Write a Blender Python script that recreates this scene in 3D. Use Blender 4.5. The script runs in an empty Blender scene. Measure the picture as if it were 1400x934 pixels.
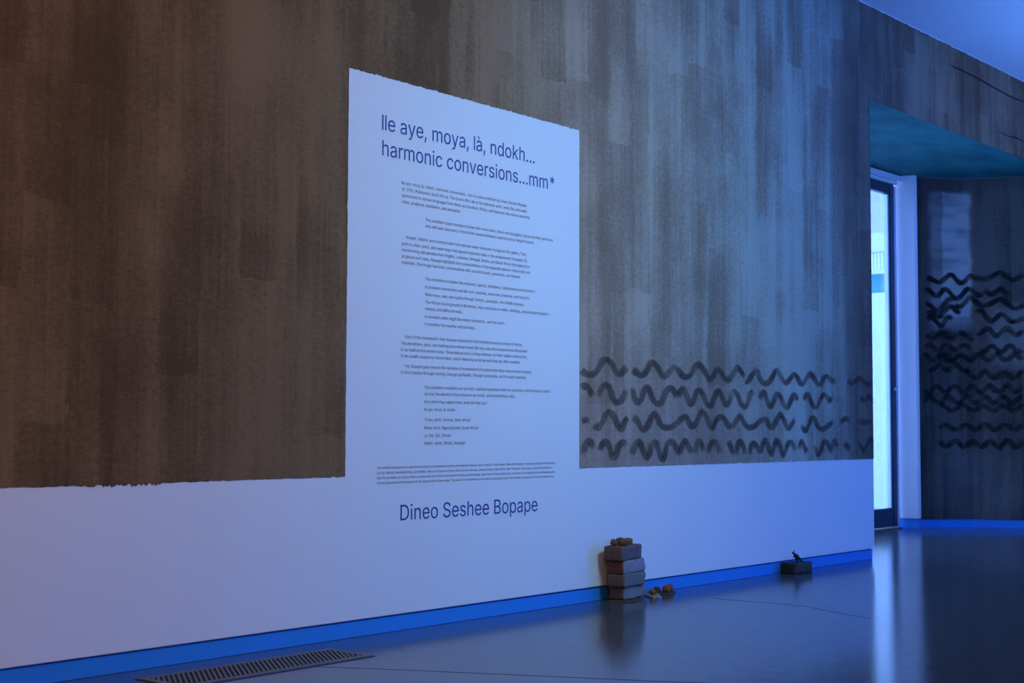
import bpy, bmesh, math, random
from mathutils import Vector, Matrix, noise
from mathutils.geometry import tessellate_polygon

S = bpy.context.scene
COL = S.collection
PI = math.pi

# ------------------------------------------------------------------ camera
# World: x runs along the text wall, y goes into it, z is up (metres).
CAM = Vector((0.0, -4.4847, 0.9))
YAW, TILT, ROLL = math.radians(40.3052), math.radians(3.3849), math.radians(0.16711)
fw = Vector((math.cos(YAW) * math.cos(TILT), math.sin(YAW) * math.cos(TILT), math.sin(TILT)))
r0 = Vector((math.sin(YAW), -math.cos(YAW), 0))
u0 = r0.cross(fw)
rt = math.cos(ROLL) * r0 + math.sin(ROLL) * u0
up = -math.sin(ROLL) * r0 + math.cos(ROLL) * u0
cd = bpy.data.cameras.new('camera')
cd.sensor_width = 36
cd.lens = 1959.15 / 1400 * 36
cd.clip_start = 0.05
cd.clip_end = 200
cam = bpy.data.objects.new('camera', cd)
COL.objects.link(cam)
m = Matrix((rt, up, -fw)).transposed().to_4x4()
m.translation = CAM
cam.matrix_world = m
S.camera = cam

# ------------------------------------------------------------------ world and lights
W = bpy.data.worlds.new('daylight')
S.world = W
W.use_nodes = True
W.node_tree.nodes['Background'].inputs[0].default_value = (0.21, 0.385, 1.0, 1)
W.node_tree.nodes['Background'].inputs[1].default_value = 8.0


def area(name, loc, direction, sx, sy, color, watts):
    l = bpy.data.lights.new(name, 'AREA')
    l.shape = 'RECTANGLE'
    l.size, l.size_y = sx, sy
    l.color = color
    l.energy = watts
    o = bpy.data.objects.new(name, l)
    COL.objects.link(o)
    o.location = loc
    o.rotation_euler = Vector(direction).to_track_quat('-Z', 'Y').to_euler()
    return o


# a blue video projection fills the far side wall of the gallery, outside the frame
area('projection_light', (12.7, -8.1, 1.75), (-1, -0.12, 0), 2.6, 2.3, (0.0, 0.125, 1.0), 380)
# warm ceiling wall washer at the left; the fill and bluish spot are added lights
area('wall_washer_warm', (1.6, -3.0, 3.75), (0.25, 1, -0.62), 3.0, 0.5, (1.0, 0.49, 0.133), 33.8)
fill = area('lobby_fill', (-2.0, -6.0, 3.0), (0.55, 1, -0.2), 2.0, 1.0, (1.0, 0.734, 0.04), 18.6)  # added soft fill for the long wall, stands for no particular lamp
fill.data.spread = 1.3
spot = area('gelled_spot', (5.6, -3.6, 3.75), (0.0, 1, -0.62), 1.2, 0.5, (0.361, 0.726, 1.0), 35.5)  # added light that lifts the panel, its tint fitted to the wall colour
spot.data.spread = 1.6
# added blue light, aimed up to brighten the ceiling at the right end
area('ceiling_uplight', (11.6, -3.6, 2.1), (-0.1, 0.1, 1), 1.5, 3.4, (0.085, 0.26, 1.0), 240)

S.view_settings.view_transform = 'Standard'
S.view_settings.look = 'None'
S.view_settings.exposure = 0
S.view_settings.gamma = 1
S.view_settings.use_curve_mapping = False

# ------------------------------------------------------------------ materials
class NT:
    """small helper to write node trees"""
    def __init__(s, name):
        s.m = bpy.data.materials.new(name)
        s.m.use_nodes = True
        s.t = s.m.node_tree
        s.t.nodes.clear()
        s.out = s.n('ShaderNodeOutputMaterial')

    def n(s, kind, **kw):
        x = s.t.nodes.new(kind)
        for k, v in kw.items():
            setattr(x, k, v)
        return x

    def put(s, sock, v):
        if isinstance(v, bpy.types.NodeSocket):
            s.t.links.new(v, sock)
        elif isinstance(v, (tuple, list)) and len(v) == 3 and len(getattr(sock, 'default_value', (0, 0, 0))) == 4:
            sock.default_value = (*v, 1)
        else:
            sock.default_value = v

    def math(s, op, a, b=0.0, c=0.0, clamp=False):
        x = s.n('ShaderNodeMath', operation=op, use_clamp=clamp)
        s.put(x.inputs[0], a); s.put(x.inputs[1], b); s.put(x.inputs[2], c)
        return x.outputs[0]

    def step(s, v, a, b):
        x = s.n('ShaderNodeMapRange', interpolation_type='SMOOTHSTEP')
        s.put(x.inputs[0], v); x.inputs[1].default_value = a; x.inputs[2].default_value = b
        return x.outputs[0]

    def mix(s, f, a, b):
        x = s.n('ShaderNodeMix', data_type='RGBA')
        s.put(x.inputs[0], f); s.put(x.inputs[6], a); s.put(x.inputs[7], b)
        return x.outputs[2]

    def noise(s, vec, scale, detail=2.0, rough=0.5, dist=0.0):
        x = s.n('ShaderNodeTexNoise')
        s.put(x.inputs['Vector'], vec)
        x.inputs['Scale'].default_value = scale
        x.inputs['Detail'].default_value = detail
        x.inputs['Roughness'].default_value = rough
        x.inputs['Distortion'].default_value = dist
        return x.outputs[0]

    def scalev(s, vec, sx, sy, sz, loc=(0, 0, 0)):
        x = s.n('ShaderNodeMapping')
        s.put(x.inputs[0], vec)
        x.inputs['Location'].default_value = loc
        x.inputs['Scale'].default_value = (sx, sy, sz)
        return x.outputs[0]

    def coord(s, which='Object'):
        return s.n('ShaderNodeTexCoord').outputs[which]

    def xyz(s, vec):
        x = s.n('ShaderNodeSeparateXYZ')
        s.put(x.inputs[0], vec)
        return x.outputs

    def vec(s, x, y, z):
        c = s.n('ShaderNodeCombineXYZ')
        s.put(c.inputs[0], x); s.put(c.inputs[1], y); s.put(c.inputs[2], z)
        return c.outputs[0]

    def ramp(s, f, stops):
        x = s.n('ShaderNodeValToRGB')
        s.put(x.inputs[0], f)
        e = x.color_ramp.elements
        while len(e) < len(stops):
            e.new(0.5)
        for k, (p, c) in zip(e, stops):
            k.position = p
            k.color = (*c, 1)
        return x.outputs[0]

    def bump(s, h, strength=0.3, dist=0.01):
        x = s.n('ShaderNodeBump')
        x.inputs['Strength'].default_value = strength
        x.inputs['Distance'].default_value = dist
        s.put(x.inputs['Height'], h)
        return x.outputs[0]

    def pbr(s, color, rough=0.6, metal=0.0, spec=0.5, normal=None):
        x = s.n('ShaderNodeBsdfPrincipled')
        s.put(x.inputs['Base Color'], color)
        s.put(x.inputs['Roughness'], rough)
        x.inputs['Metallic'].default_value = metal
        x.inputs['Specular IOR Level'].default_value = spec
        if normal is not None:
            s.put(x.inputs['Normal'], normal)
        s.t.links.new(x.outputs[0], s.out.inputs[0])
        return x


def plain(name, color, rough=0.6, metal=0.0, spec=0.5, var=0.06, scale=8.0):
    k = NT(name)
    nz = k.noise(k.coord(), scale, 3)
    c = k.mix(nz, tuple(v * (1 - var) for v in color), tuple(min(1, v * (1 + var)) for v in color))
    k.pbr(c, rough, metal, spec)
    return k.m


def mat_white():
    k = NT('white_wall_paint')
    co = k.coord()
    c = k.mix(k.noise(co, 0.8, 3), (0.78, 0.78, 0.78), (0.82, 0.82, 0.815))
    k.pbr(c, 0.7, 0, 0.25, k.bump(k.noise(co, 90, 2), 0.08, 0.002))
    return k.m


def clay_layers(k, co):
    """0..1 tone of clay brushed on in tall overlapping strokes; co = (along, any, up)"""
    x, y, z = k.xyz(co)
    wob = k.noise(k.scalev(co, 5, 1, 5), 1.0, 3)
    fray = k.noise(k.scalev(co, 60, 1, 14), 1.0, 3, 0.7)
    xw = k.math('ADD', x, k.math('MULTIPLY', k.math('SUBTRACT', wob, 0.5), 0.06))
    xw = k.math('ADD', xw, k.math('MULTIPLY', k.math('SUBTRACT', fray, 0.5), 0.07))
    # roller lanes of about 20 cm: some fade along their height, a few stop with a visible edge
    tone = 0.5
    for lane, zs, seed, wgt in ((0.23, 0.9, 3.1, 0.75), (0.115, 1.5, 9.7, 0.55), (0.47, 0.5, 5.3, 0.55)):
        u = k.math('DIVIDE', xw, lane)
        cell = k.math('FLOOR', u)
        wn = k.n('ShaderNodeTexWhiteNoise', noise_dimensions='2D')
        k.put(wn.inputs['Vector'], k.vec(cell, seed, 0))
        nz = k.noise(k.vec(k.math('MULTIPLY', wn.outputs[0], 57.0), seed, k.math('MULTIPLY', z, zs)), 1.0, 2)
        tone = k.math('ADD', tone, k.math('MULTIPLY', k.math('SUBTRACT', nz, 0.5), wgt))
    cell = k.math('FLOOR', k.math('DIVIDE', xw, 0.19))
    wn = k.n('ShaderNodeTexWhiteNoise', noise_dimensions='2D')
    k.put(wn.inputs['Vector'], k.vec(cell, 1.7, 0))
    zz = k.math('ADD', k.math('DIVIDE', k.math('ADD', z, k.math('MULTIPLY', wob, 0.12)), 0.8), k.math('MULTIPLY', wn.outputs[0], 7.0))
    w2 = k.n('ShaderNodeTexWhiteNoise', noise_dimensions='3D')
    k.put(w2.inputs['Vector'], k.vec(cell, k.math('FLOOR', zz), 2.0))
    pick = k.math('MULTIPLY', k.math('SUBTRACT', w2.outputs[0], 0.5), k.math('SUBTRACT', 1.0, k.math('FRACT', zz)))
    tone = k.math('ADD', tone, k.math('MULTIPLY', pick, 0.55))
    def lay(sx, sz, det, rough, amp, loc=(0, 0, 0)):
        return k.math('MULTIPLY', k.math('SUBTRACT', k.noise(k.scalev(co, sx, 0.3, sz, loc), 1.0, det, rough), 0.5), amp)
    bands = lay(2.3, 0.14, 3, 0.55, 1.7)
    fine_bands = lay(9.0, 0.35, 3, 0.6, 1.0)
    streak = lay(42, 1.1, 4, 0.6, 0.55)
    cloud = lay(2.6, 2.2, 5, 0.6, 1.0)
    mottle = lay(38, 46, 4, 0.7, 0.9)
    grain = lay(120, 130, 2, 0.6, 0.7)
    weave = lay(18, 110, 2, 0.5, 0.35)
    t = tone
    for v in (bands, fine_bands, streak, cloud, mottle, grain, weave):
        t = k.math('ADD', t, v)
    return t, grain, weave


def mat_mural():
    """earth pigments: umber at the left, paler loam towards the right"""
    k = NT('clay_mural_wash')
    co = k.coord()
    t, grain, weave = clay_layers(k, co)
    x = k.math('DIVIDE', k.xyz(co)[0], 16.0)
    dark = k.ramp(x, [(0.10, (0.105, 0.058, 0.022)), (0.25, (0.100, 0.057, 0.026)), (0.32, (0.135, 0.076, 0.038)),
                      (0.37, (0.23, 0.155, 0.105)), (0.47, (0.25, 0.190, 0.130)), (0.535, (0.23, 0.18, 0.13)),
                      (0.555, (0.115, 0.085, 0.062)), (0.66, (0.10, 0.052, 0.028))])
    lite = k.ramp(x, [(0.10, (0.235, 0.135, 0.058)), (0.25, (0.24, 0.142, 0.068)), (0.32, (0.31, 0.19, 0.108)),
                      (0.37, (0.47, 0.338, 0.245)), (0.47, (0.47, 0.50, 0.38)), (0.535, (0.44, 0.48, 0.36)),
                      (0.555, (0.23, 0.195, 0.145)), (0.66, (0.27, 0.165, 0.098))])
    # browner wash low on the right half, where the wave lines sit
    zlow = k.math('MULTIPLY', k.step(k.xyz(co)[2], 1.55, 0.75), k.math('MULTIPLY', k.step(x, 0.34, 0.37), k.step(x, 0.52, 0.44)))
    lite = k.mix(k.math('MULTIPLY', zlow, 0.75), lite, (0.40, 0.305, 0.255))
    c = k.mix(k.step(t, -0.05, 1.05), dark, lite)
    k.pbr(c, 0.95, 0, 0.12, k.bump(k.math('ADD', grain, weave), 0.35, 0.002))
    return k.m


def mat_far_mural():
    """same clay on the side wall; a bare pale patch near the door. UV = (metres along, metres up)"""
    k = NT('dark_clay_wash')
    uv = k.n('ShaderNodeUVMap').outputs[0]
    s, h, _ = k.xyz(uv)
    co = k.vec(s, 0.0, h)
    t, grain, weave = clay_layers(k, co)
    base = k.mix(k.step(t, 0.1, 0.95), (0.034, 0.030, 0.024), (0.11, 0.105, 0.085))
    wv = k.math('MULTIPLY', k.math('SUBTRACT', k.noise(co, 6, 3), 0.5), 0.09)
    sw = k.math('ADD', s, wv)
    hw = k.math('ADD', h, wv)
    def rect(x0, x1, z0, z1, e):
        a = k.math('MULTIPLY', k.step(sw, x0 - e, x0 + e), k.step(sw, x1 + e, x1 - e))
        b = k.math('MULTIPLY', k.step(hw, z0 - e, z0 + e), k.step(hw, z1 + e, z1 - e))
        return k.math('MULTIPLY', a, b)
    patch = k.math('MAXIMUM', k.math('MULTIPLY', rect(0.13, 0.53, 1.80, 3.04, 0.05), 0.55), rect(0.25, 0.53, 1.90, 3.05, 0.03))
    low = k.math('MULTIPLY', rect(0.15, 0.9, 0.1, 0.75, 0.2), 0.14)
    mid = k.math('MULTIPLY', rect(0.72, 1.1, 1.45, 2.0, 0.08), 0.30)
    smear = k.math('MULTIPLY', k.step(k.noise(k.scalev(co, 1.6, 1, 7.0), 1.2, 4), 0.45, 0.75), 0.55)
    f = k.math('MULTIPLY', patch, k.math('SUBTRACT', 0.95, smear))
    f = k.math('ADD', k.math('ADD', f, low), mid, clamp=True)
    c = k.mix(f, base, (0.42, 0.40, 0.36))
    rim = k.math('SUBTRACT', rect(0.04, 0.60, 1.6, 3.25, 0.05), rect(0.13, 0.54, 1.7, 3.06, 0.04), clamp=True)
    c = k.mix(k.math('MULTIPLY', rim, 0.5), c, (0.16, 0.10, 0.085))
    k.pbr(c, 0.95, 0, 0.1, k.bump(k.math('ADD', grain, weave), 0.3, 0.002))
    return k.m


def mat_soffit():
    k = NT('smooth_clay_soffit')
    co = k.coord()
    t = k.noise(k.scalev(co, 1.0, 2.2, 1), 1.6, 5, 0.6)
    c = k.mix(k.step(t, 0.3, 0.7), (0.010, 0.105, 0.115), (0.020, 0.190, 0.195))
    k.pbr(c, 0.8, 0, 0.2)
    return k.m


def mat_stroke(name, color, op):
    """thin brown wash, opacity per vertex so that the brush runs dry along the stroke"""
    k = NT(name)
    a = k.n('ShaderNodeAttribute', attribute_name='wash').outputs['Fac']
    co = k.coord()
    nz = k.noise(k.scalev(co, 60, 60, 60), 1.0, 3)
    big = k.noise(k.scalev(co, 4, 4, 6), 1.0, 2)
    f = k.math('MULTIPLY', k.math('MULTIPLY', a, op), k.math('ADD', 0.55, k.math('MULTIPLY', nz, 0.5)))
    f = k.math('MULTIPLY', f, k.step(big, 0.05, 0.45), clamp=True)
    d = k.n('ShaderNodeBsdfDiffuse')
    k.put(d.inputs[0], color)
    tr = k.n('ShaderNodeBsdfTransparent')
    mx = k.n('ShaderNodeMixShader')
    k.put(mx.inputs[0], f)
    k.t.links.new(tr.outputs[0], mx.inputs[1])
    k.t.links.new(d.outputs[0], mx.inputs[2])
    k.t.links.new(mx.outputs[0], k.out.inputs[0])
    return k.m


def mat_floor():
    k = NT('polished_concrete')
    co = k.coord()
    n1 = k.noise(co, 1.2, 5, 0.6)
    n2 = k.noise(co, 14, 4, 0.6)
    c = k.mix(n1, (0.050, 0.055, 0.060), (0.080, 0.086, 0.090))
    c = k.mix(k.math('MULTIPLY', n2, 0.35), c, (0.10, 0.10, 0.10))
    r = k.math('ADD', 0.10, k.math('MULTIPLY', n2, 0.10))
    k.pbr(c, r, 0, 0.45, k.bump(k.noise(k.scalev(co, 9, 9, 9), 1.0, 3), 0.05, 0.004))
    return k.m


def mat_glass():
    k = NT('clear_door_glass')
    tr = k.n('ShaderNodeBsdfTransparent')
    tr.inputs[0].default_value = (0.93, 0.97, 0.97, 1)
    gl = k.n('ShaderNodeBsdfGlossy')
    gl.inputs['Roughness'].default_value = 0.02
    fr = k.n('ShaderNodeFresnel')
    fr.inputs[0].default_value = 1.45
    mx = k.n('ShaderNodeMixShader')
    k.put(mx.inputs[0], k.math('MULTIPLY', fr.outputs[0], 0.6))
    k.t.links.new(tr.outputs[0], mx.inputs[1])
    k.t.links.new(gl.outputs[0], mx.inputs[2])
    k.t.links.new(mx.outputs[0], k.out.inputs[0])
    return k.m


def mat_brick(name, clay, mortar, amount, seed=0):
    """fired clay with old mortar left on the long front face (object y = 0)"""
    k = NT(name)
    co = k.coord()
    x, y, z = k.xyz(co)
    co2 = k.scalev(co, 1, 1, 1, (seed * 1.7, seed * 0.9, seed * 2.3))
    n1 = k.noise(co2, 30, 5, 0.65)
    n2 = k.noise(co2, 110, 3, 0.6)
    c = k.mix(n1, tuple(v * 0.55 for v in clay), tuple(v * 1.35 for v in clay))
    face = k.math('MULTIPLY', k.step(y, 0.02, -0.004), k.step(n1, 0.62 - amount * 0.5, 0.75 - amount * 0.5))
    c = k.mix(face, c, mortar)
    spots = k.step(k.noise(co2, 85, 3, 0.6), 0.60, 0.72)
    c = k.mix(k.math('MULTIPLY', spots, 0.6), c, tuple(v * 0.4 for v in clay))
    k.pbr(c, 0.9, 0, 0.2, k.bump(k.math('ADD', n1, n2), 0.6, 0.004))
    return k.m


def mat_emit(name, color, strength):
    k = NT(name)
    e = k.n('ShaderNodeEmission')
    co = k.coord()
    nz = k.noise(k.scalev(co, 1, 4, 2), 1.5, 3)
    k.put(e.inputs[0], k.mix(nz, tuple(v * 0.8 for v in color), color))
    e.inputs[1].default_value = strength
    k.t.links.new(e.outputs[0], k.out.inputs[0])
    return k.m


M = {
    'white': mat_white(),
    'mural': mat_mural(),
    'far': mat_far_mural(),
    'soffit': mat_soffit(),
    'stroke': mat_stroke('dark_wash_stroke', (0.105, 0.080, 0.068), 0.92),
    'stroke_far': mat_stroke('black_wash_stroke', (0.022, 0.024, 0.024), 1.3),
    'crack': mat_stroke('red_vein_wash', (0.10, 0.02, 0.03), 1.1),
    'floor': mat_floor(),
    'glass': mat_glass(),
    'base': plain('blue_baseboard_paint', (0.03, 0.26, 0.72), 0.45, 0, 0.4, 0.05, 5),  # blue light falling on the white board is put into its colour
    'joint': plain('dark_floor_joint', (0.02, 0.02, 0.025), 0.6),
    'ink': plain('navy_vinyl', (0.020, 0.042, 0.24), 0.5, 0, 0.3),
    'body_ink': plain('charcoal_vinyl', (0.12, 0.095, 0.10), 0.5, 0, 0.3),
    'door_metal': plain('dark_anodised_frame', (0.05, 0.07, 0.11), 0.4, 0.3, 0.4),
    'alu': plain('brushed_aluminium', (0.60, 0.68, 0.78), 0.45, 0.35, 0.5),
    'brass': plain('bronze_threshold', (0.65, 0.42, 0.30), 0.35, 0.7, 0.5),  # salmon tone of a warm reflection put into the metal colour
    'vent': plain('grey_vent_metal', (0.16, 0.15, 0.16), 0.5, 0.3, 0.4),
    'pit': plain('vent_shadow_pan', (0.015, 0.015, 0.02), 0.9),
    'leaf': plain('dry_brown_bark', (0.085, 0.055, 0.035), 0.9, 0, 0.2, 0.4, 40),
    'shell': plain('pale_grey_slate', (0.26, 0.24, 0.21), 0.85, 0, 0.2, 0.3, 50),
    'slate': plain('dark_slate', (0.06, 0.05, 0.045), 0.85, 0, 0.2, 0.3, 50),
    'lump_a': plain('brown_clay_lump', (0.17, 0.085, 0.055), 0.9, 0, 0.2, 0.45, 70),
    'lump_b': plain('orange_clay_lump', (0.30, 0.095, 0.035), 0.9, 0, 0.2, 0.4, 70),
    'lump_c': plain('dark_clay_lump', (0.07, 0.055, 0.055), 0.9, 0, 0.2, 0.4, 70),
    'roo': plain('dark_brown_toy_plastic', (0.018, 0.014, 0.012), 0.5, 0, 0.4, 0.4, 90),
    'ext_white': plain('pale_exterior_render', (0.80, 0.84, 0.84), 0.8),
    'ext_grey': plain('grey_exterior_render', (0.62, 0.60, 0.64), 0.8),
    'ext_blue': plain('blue_exterior_panel', (0.12, 0.42, 0.85), 0.7),
    'ext_panel': plain('milky_exterior_panel', (0.86, 0.93, 0.93), 0.6),
    'ext_ground': plain('grey_paving', (0.45, 0.47, 0.48), 0.8),
    'ext_mullion': plain('pale_window_mullion', (0.60, 0.75, 0.78), 0.6),
    'lit_green': mat_emit('lit_window_green', (0.49, 1.0, 0.62), 3.4),
}

# ------------------------------------------------------------------ mesh helpers
def link(name, me, mat, parent=None):
    o = bpy.data.objects.new(name, me)
    COL.objects.link(o)
    for x in (mat if isinstance(mat, (list, tuple)) else [mat]):
        me.materials.append(x)
    if parent is not None:
        o.parent = parent
    return o


def from_bm(name, bm, mat, parent=None, smooth=False):
    me = bpy.data.meshes.new(name)
    bm.normal_update()
    bm.to_mesh(me)
    bm.free()
    if smooth:
        for p in me.polygons:
            p.use_smooth = True
    return link(name, me, mat, parent)


def add_box(bm, x0, x1, y0, y1, z0, z1, bevel=0.0, seg=1):
    vs = [bm.verts.new((x, y, z)) for x in (x0, x1) for y in (y0, y1) for z in (z0, z1)]
    fs = [(0, 1, 3, 2), (4, 6, 7, 5), (0, 4, 5, 1), (2, 3, 7, 6), (0, 2, 6, 4), (1, 5, 7, 3)]
    faces = [bm.faces.new([vs[i] for i in f]) for f in fs]
    if bevel:
        es = list({e for f in faces for e in f.edges})
        bmesh.ops.bevel(bm, geom=es, offset=bevel, segments=seg, affect='EDGES', profile=0.5)


def box(name, x0, x1, y0, y1, z0, z1, mat, parent=None, bevel=0.0, seg=1):
    bm = bmesh.new()
    add_box(bm, x0, x1, y0, y1, z0, z1, bevel, seg)
    bmesh.ops.recalc_face_normals(bm, faces=bm.faces)
    return from_bm(name, bm, mat, parent)


def prism(bm, pts, z0, z1):
    """closed polygon (x, y) pulled from z0 to z1"""
    a = [bm.verts.new((x, y, z0)) for x, y in pts]
    b = [bm.verts.new((x, y, z1)) for x, y in pts]
    n = len(pts)
    fs = [bm.faces.new(a[::-1]), bm.faces.new(b)]
    for i in range(n):
        bm.faces.new((a[i], a[(i + 1) % n], b[(i + 1) % n], b[i]))
    bmesh.ops.triangulate(bm, faces=[f for f in fs if len(f.verts) > 4])
    bmesh.ops.recalc_face_normals(bm, faces=bm.faces)


def structure(o):
    o['kind'] = 'structure'
    return o


def tag(o, label, cat, group=None):
    o['label'] = label
    o['category'] = cat
    if group:
        o['group'] = group
    return o


def empty(name, loc=(0, 0, 0)):
    o = bpy.data.objects.new(name, None)
    o.empty_display_size = 0.1
    COL.objects.link(o)
    o.location = loc
    return o


# ------------------------------------------------------------------ setting
CEIL = 3.846
SOFF = 3.177
BASE_H = 0.077
structure(box('floor', -4, 13.3, -9.5, 1.28, -0.2, 0.0, M['floor']))
structure(box('ceiling', -4, 13.3, -9.5, 1.45, CEIL + 0.004, CEIL + 0.2, M['white']))

# text wall with the beam that carries on over the vestibule (soffit gets its own finish)
bm = bmesh.new()
add_box(bm, -4, 9.122, 0, 1.26, BASE_H, CEIL + 0.003)
add_box(bm, -4, 9.10, 0.035, 1.25, 0, BASE_H)
add_box(bm, 9.122, 13.2, 0, 1.45, SOFF, CEIL + 0.003)
bmesh.ops.recalc_face_normals(bm, faces=bm.faces)
wb = structure(from_bm('wall_back', bm, [M['white'], M['soffit']]))
for p in wb.data.polygons:
    if p.normal.z < -0.9 and p.center.x > 9.5:
        p.material_index = 1
structure(box('baseboard_back', -4, 9.116, 0.012, 0.030, 0.0, BASE_H - 0.009, M['base'], bevel=0.002))
# vestibule end return of the text wall gets a baseboard too
structure(box('baseboard_vestibule', 9.095, 9.116, 0.032, 1.18, 0.0, BASE_H - 0.004, M['base']))

FAR = [(12.245, 1.09), (12.45, 0.935), (12.64, 0.77), (12.735, 0.55), (12.80, 0.32), (12.835, -0.1), (12.85, -0.5)]


def ribbon_wall(name, pts, thick, z0, z1, mat, uv=False):
    """vertical wall along a plan polyline, thickness to the right of travel"""
    bm = bmesh.new()
    n = len(pts)
    off = []
    for i in range(n):
        a = Vector(pts[max(0, i - 1)]); b = Vector(pts[min(n - 1, i + 1)])
        d = (b - a).normalized()
        off.append(Vector(pts[i]) + Vector((-d.y, d.x)) * thick)
    L = bm.loops.layers.uv.new('UVMap')
    acc = [0]
    for i in range(1, n):
        acc.append(acc[-1] + (Vector(pts[i]) - Vector(pts[i - 1])).length)
    g = {}
    for i in range(n):
        for j, z in enumerate((z0, z1)):
            g[i, j, 0] = bm.verts.new((pts[i][0], pts[i][1], z))
            g[i, j, 1] = bm.verts.new((off[i].x, off[i].y, z))
    def face(keys):
        f = bm.faces.new([g[k] for k in keys])
        for l, k in zip(f.loops, keys):
            l[L].uv = (acc[k[0]], (z0, z1)[k[1]])
    for i in range(n - 1):
        face([(i, 0, 0), (i + 1, 0, 0), (i + 1, 1, 0), (i, 1, 0)])
        face([(i, 0, 1), (i, 1, 1), (i + 1, 1, 1), (i + 1, 0, 1)])
        face([(i, 1, 0), (i + 1, 1, 0), (i + 1, 1, 1), (i, 1, 1)])
        face([(i, 0, 0), (i, 0, 1), (i + 1, 0, 1), (i + 1, 0, 0)])
    for i in (0, n - 1):
        face([(i, 0, 0), (i, 1, 0), (i, 1, 1), (i, 0, 1)])
    bmesh.ops.recalc_face_normals(bm, faces=bm.faces)
    return from_bm(name, bm, mat)


structure(ribbon_wall('wall_right', FAR + [(12.86, -9.5)], 0.25, BASE_H, CEIL, M['white']))
# clay skin on the side wall: a thin coat of its own, with its painted waves as parts
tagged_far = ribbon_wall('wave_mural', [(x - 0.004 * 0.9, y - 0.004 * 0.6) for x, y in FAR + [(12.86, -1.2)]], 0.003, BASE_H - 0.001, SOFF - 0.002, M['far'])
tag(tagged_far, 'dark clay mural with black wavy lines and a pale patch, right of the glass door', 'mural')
structure(ribbon_wall('baseboard_right', [(x + 0.004, y + 0.003) for x, y in FAR + [(12.86, -9.5)]], 0.02, 0.0, BASE_H - 0.002, M['base']))
structure(box('wall_left', -4.2, -4, -9.5, 0, 0, CEIL, M['white']))
structure(box('wall_front', -4.2, 13.3, -9.7, -9.5, 0, CEIL, M['white']))

# door jamb (white reveal) between the door and the dark wall, and its small base
bm = bmesh.new()
prism(bm, [(12.078, 1.252), (12.085, 1.225), (12.143, 1.060), (12.165, 1.045), (12.243, 1.075), (12.26, 1.12), (12.20, 1.252)], BASE_H + 0.012, SOFF)
structure(from_bm('trim_1', bm, M['white']))
bm = bmesh.new()
prism(bm, [(12.086, 1.252), (12.093, 1.23), (12.150, 1.070), (12.171, 1.056), (12.238, 1.084), (12.25, 1.12), (12.19, 1.252)], 0.0, BASE_H + 0.011)
structure(from_bm('trim_2', bm, M['base']))

# glass door in the vestibule
door = structure(empty('door_1', (11.0, 1.22, 0)))
def dpart(name, x0, x1, y0, y1, z0, z1, mat, bevel=0.003):
    o = box(name, x0 - 11.0, x1 - 11.0, y0 - 1.22, y1 - 1.22, z0, z1, mat, door, bevel)
    return o
dpart('top_rail', 9.125, 12.005, 1.195, 1.245, 2.995, 3.085, M['door_metal'])
dpart('bottom_rail', 9.125, 12.005, 1.195, 1.245, 0.022, 0.185, M['door_metal'])
dpart('stile', 11.935, 12.005, 1.19, 1.25, 0.022, 3.085, M['door_metal'])
dpart('stile', 9.125, 9.20, 1.19, 1.25, 0.022, 3.085, M['door_metal'])
dpart('glazing_bead', 11.905, 11.928, 1.20, 1.24, 0.187, 2.99, M['alu'], 0.004)
dpart('glass_pane', 9.19, 11.94, 1.216, 1.224, 0.18, 3.0, M['glass'], 0)
dpart('edge_strip', 12.008, 12.040, 1.185, 1.255, 0.012, 3.07, M['alu'], 0.004)
bm = bmesh.new()
bmesh.ops.create_cone(bm, cap_ends=True, segments=14, radius1=0.016, radius2=0.014, depth=0.03)
bmesh.ops.rotate(bm, verts=bm.verts, matrix=Matrix.Rotation(PI / 2, 3, 'X'))
lk = from_bm('lock_cylinder', bm, M['alu'], door)
lk.location = (0.975, -0.04, 1.24)
dpart('threshold', 9.125, 12.06, 1.17, 1.27, 0.0, 0.016, M['brass'], 0.003)
for nm, x1, y0, z0, z1 in (('trim_3', 12.19, 1.14, 3.118, 3.165), ('trim_4', 12.04, 1.165, 3.088, 3.114)):
    bm = bmesh.new()
    add_box(bm, 9.125, x1, y0, 1.26, z0, z1, 0.004, 2)
    structure(from_bm(nm, bm, M['white']))

# outside the door: paving and the pale neighbouring building in daylight
structure(box('floor_outside', 9.0, 24.0, 1.285, 9.0, -0.2, -0.01, M['ext_ground']))
nb = tag(empty('neighbouring_building', (15.0, 3.5, 0)), 'pale building with a lit green strip window seen outside through the glass door', 'building')
def ext(name, x0, x1, z0, z1, mat, y0=-2.1, y1=3.0):
    return box(name, x0, x1, y0, y1, z0, z1, mat, nb)
ext('milky_wall', 0.0, 0.10, -0.012, 2.42, M['ext_panel'])
ext('blue_wall', 0.14, 0.30, 2.30, 2.64, M['ext_blue'])
ext('ledge', 0.02, 0.30, 2.64, 2.69, M['ext_white'])
ext('strip_window', 0.16, 0.22, 2.69, 2.89, M['lit_green'])
for i in range(30):
    ext('mullion', 0.13, 0.18, 2.69, 2.89, M['ext_mullion'], -1.25 + i * 0.042, -1.238 + i * 0.042)
ext('fascia', -0.02, 0.30, 2.89, 3.10, M['ext_white'])
ext('upper_wall', 0.10, 0.30, 3.10, 4.4, M['ext_grey'])

# ------------------------------------------------------------------ clay mural on the text wall and beam
random.seed(11)
def rough_line(p, q, amp, step=0.016):
    p, q = Vector(p), Vector(q)
    n = max(2, int((q - p).length / step))
    nrm = Vector((-(q - p).y, (q - p).x)).normalized()
    out = []
    for i in range(n):
        b = p.lerp(q, i / n)
        a = amp * (random.random() - 0.5) * 2 if i else 0
        if i and random.random() < 0.05:
            a *= 2.4
        out.append(tuple(b + nrm * a))
    return out

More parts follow.
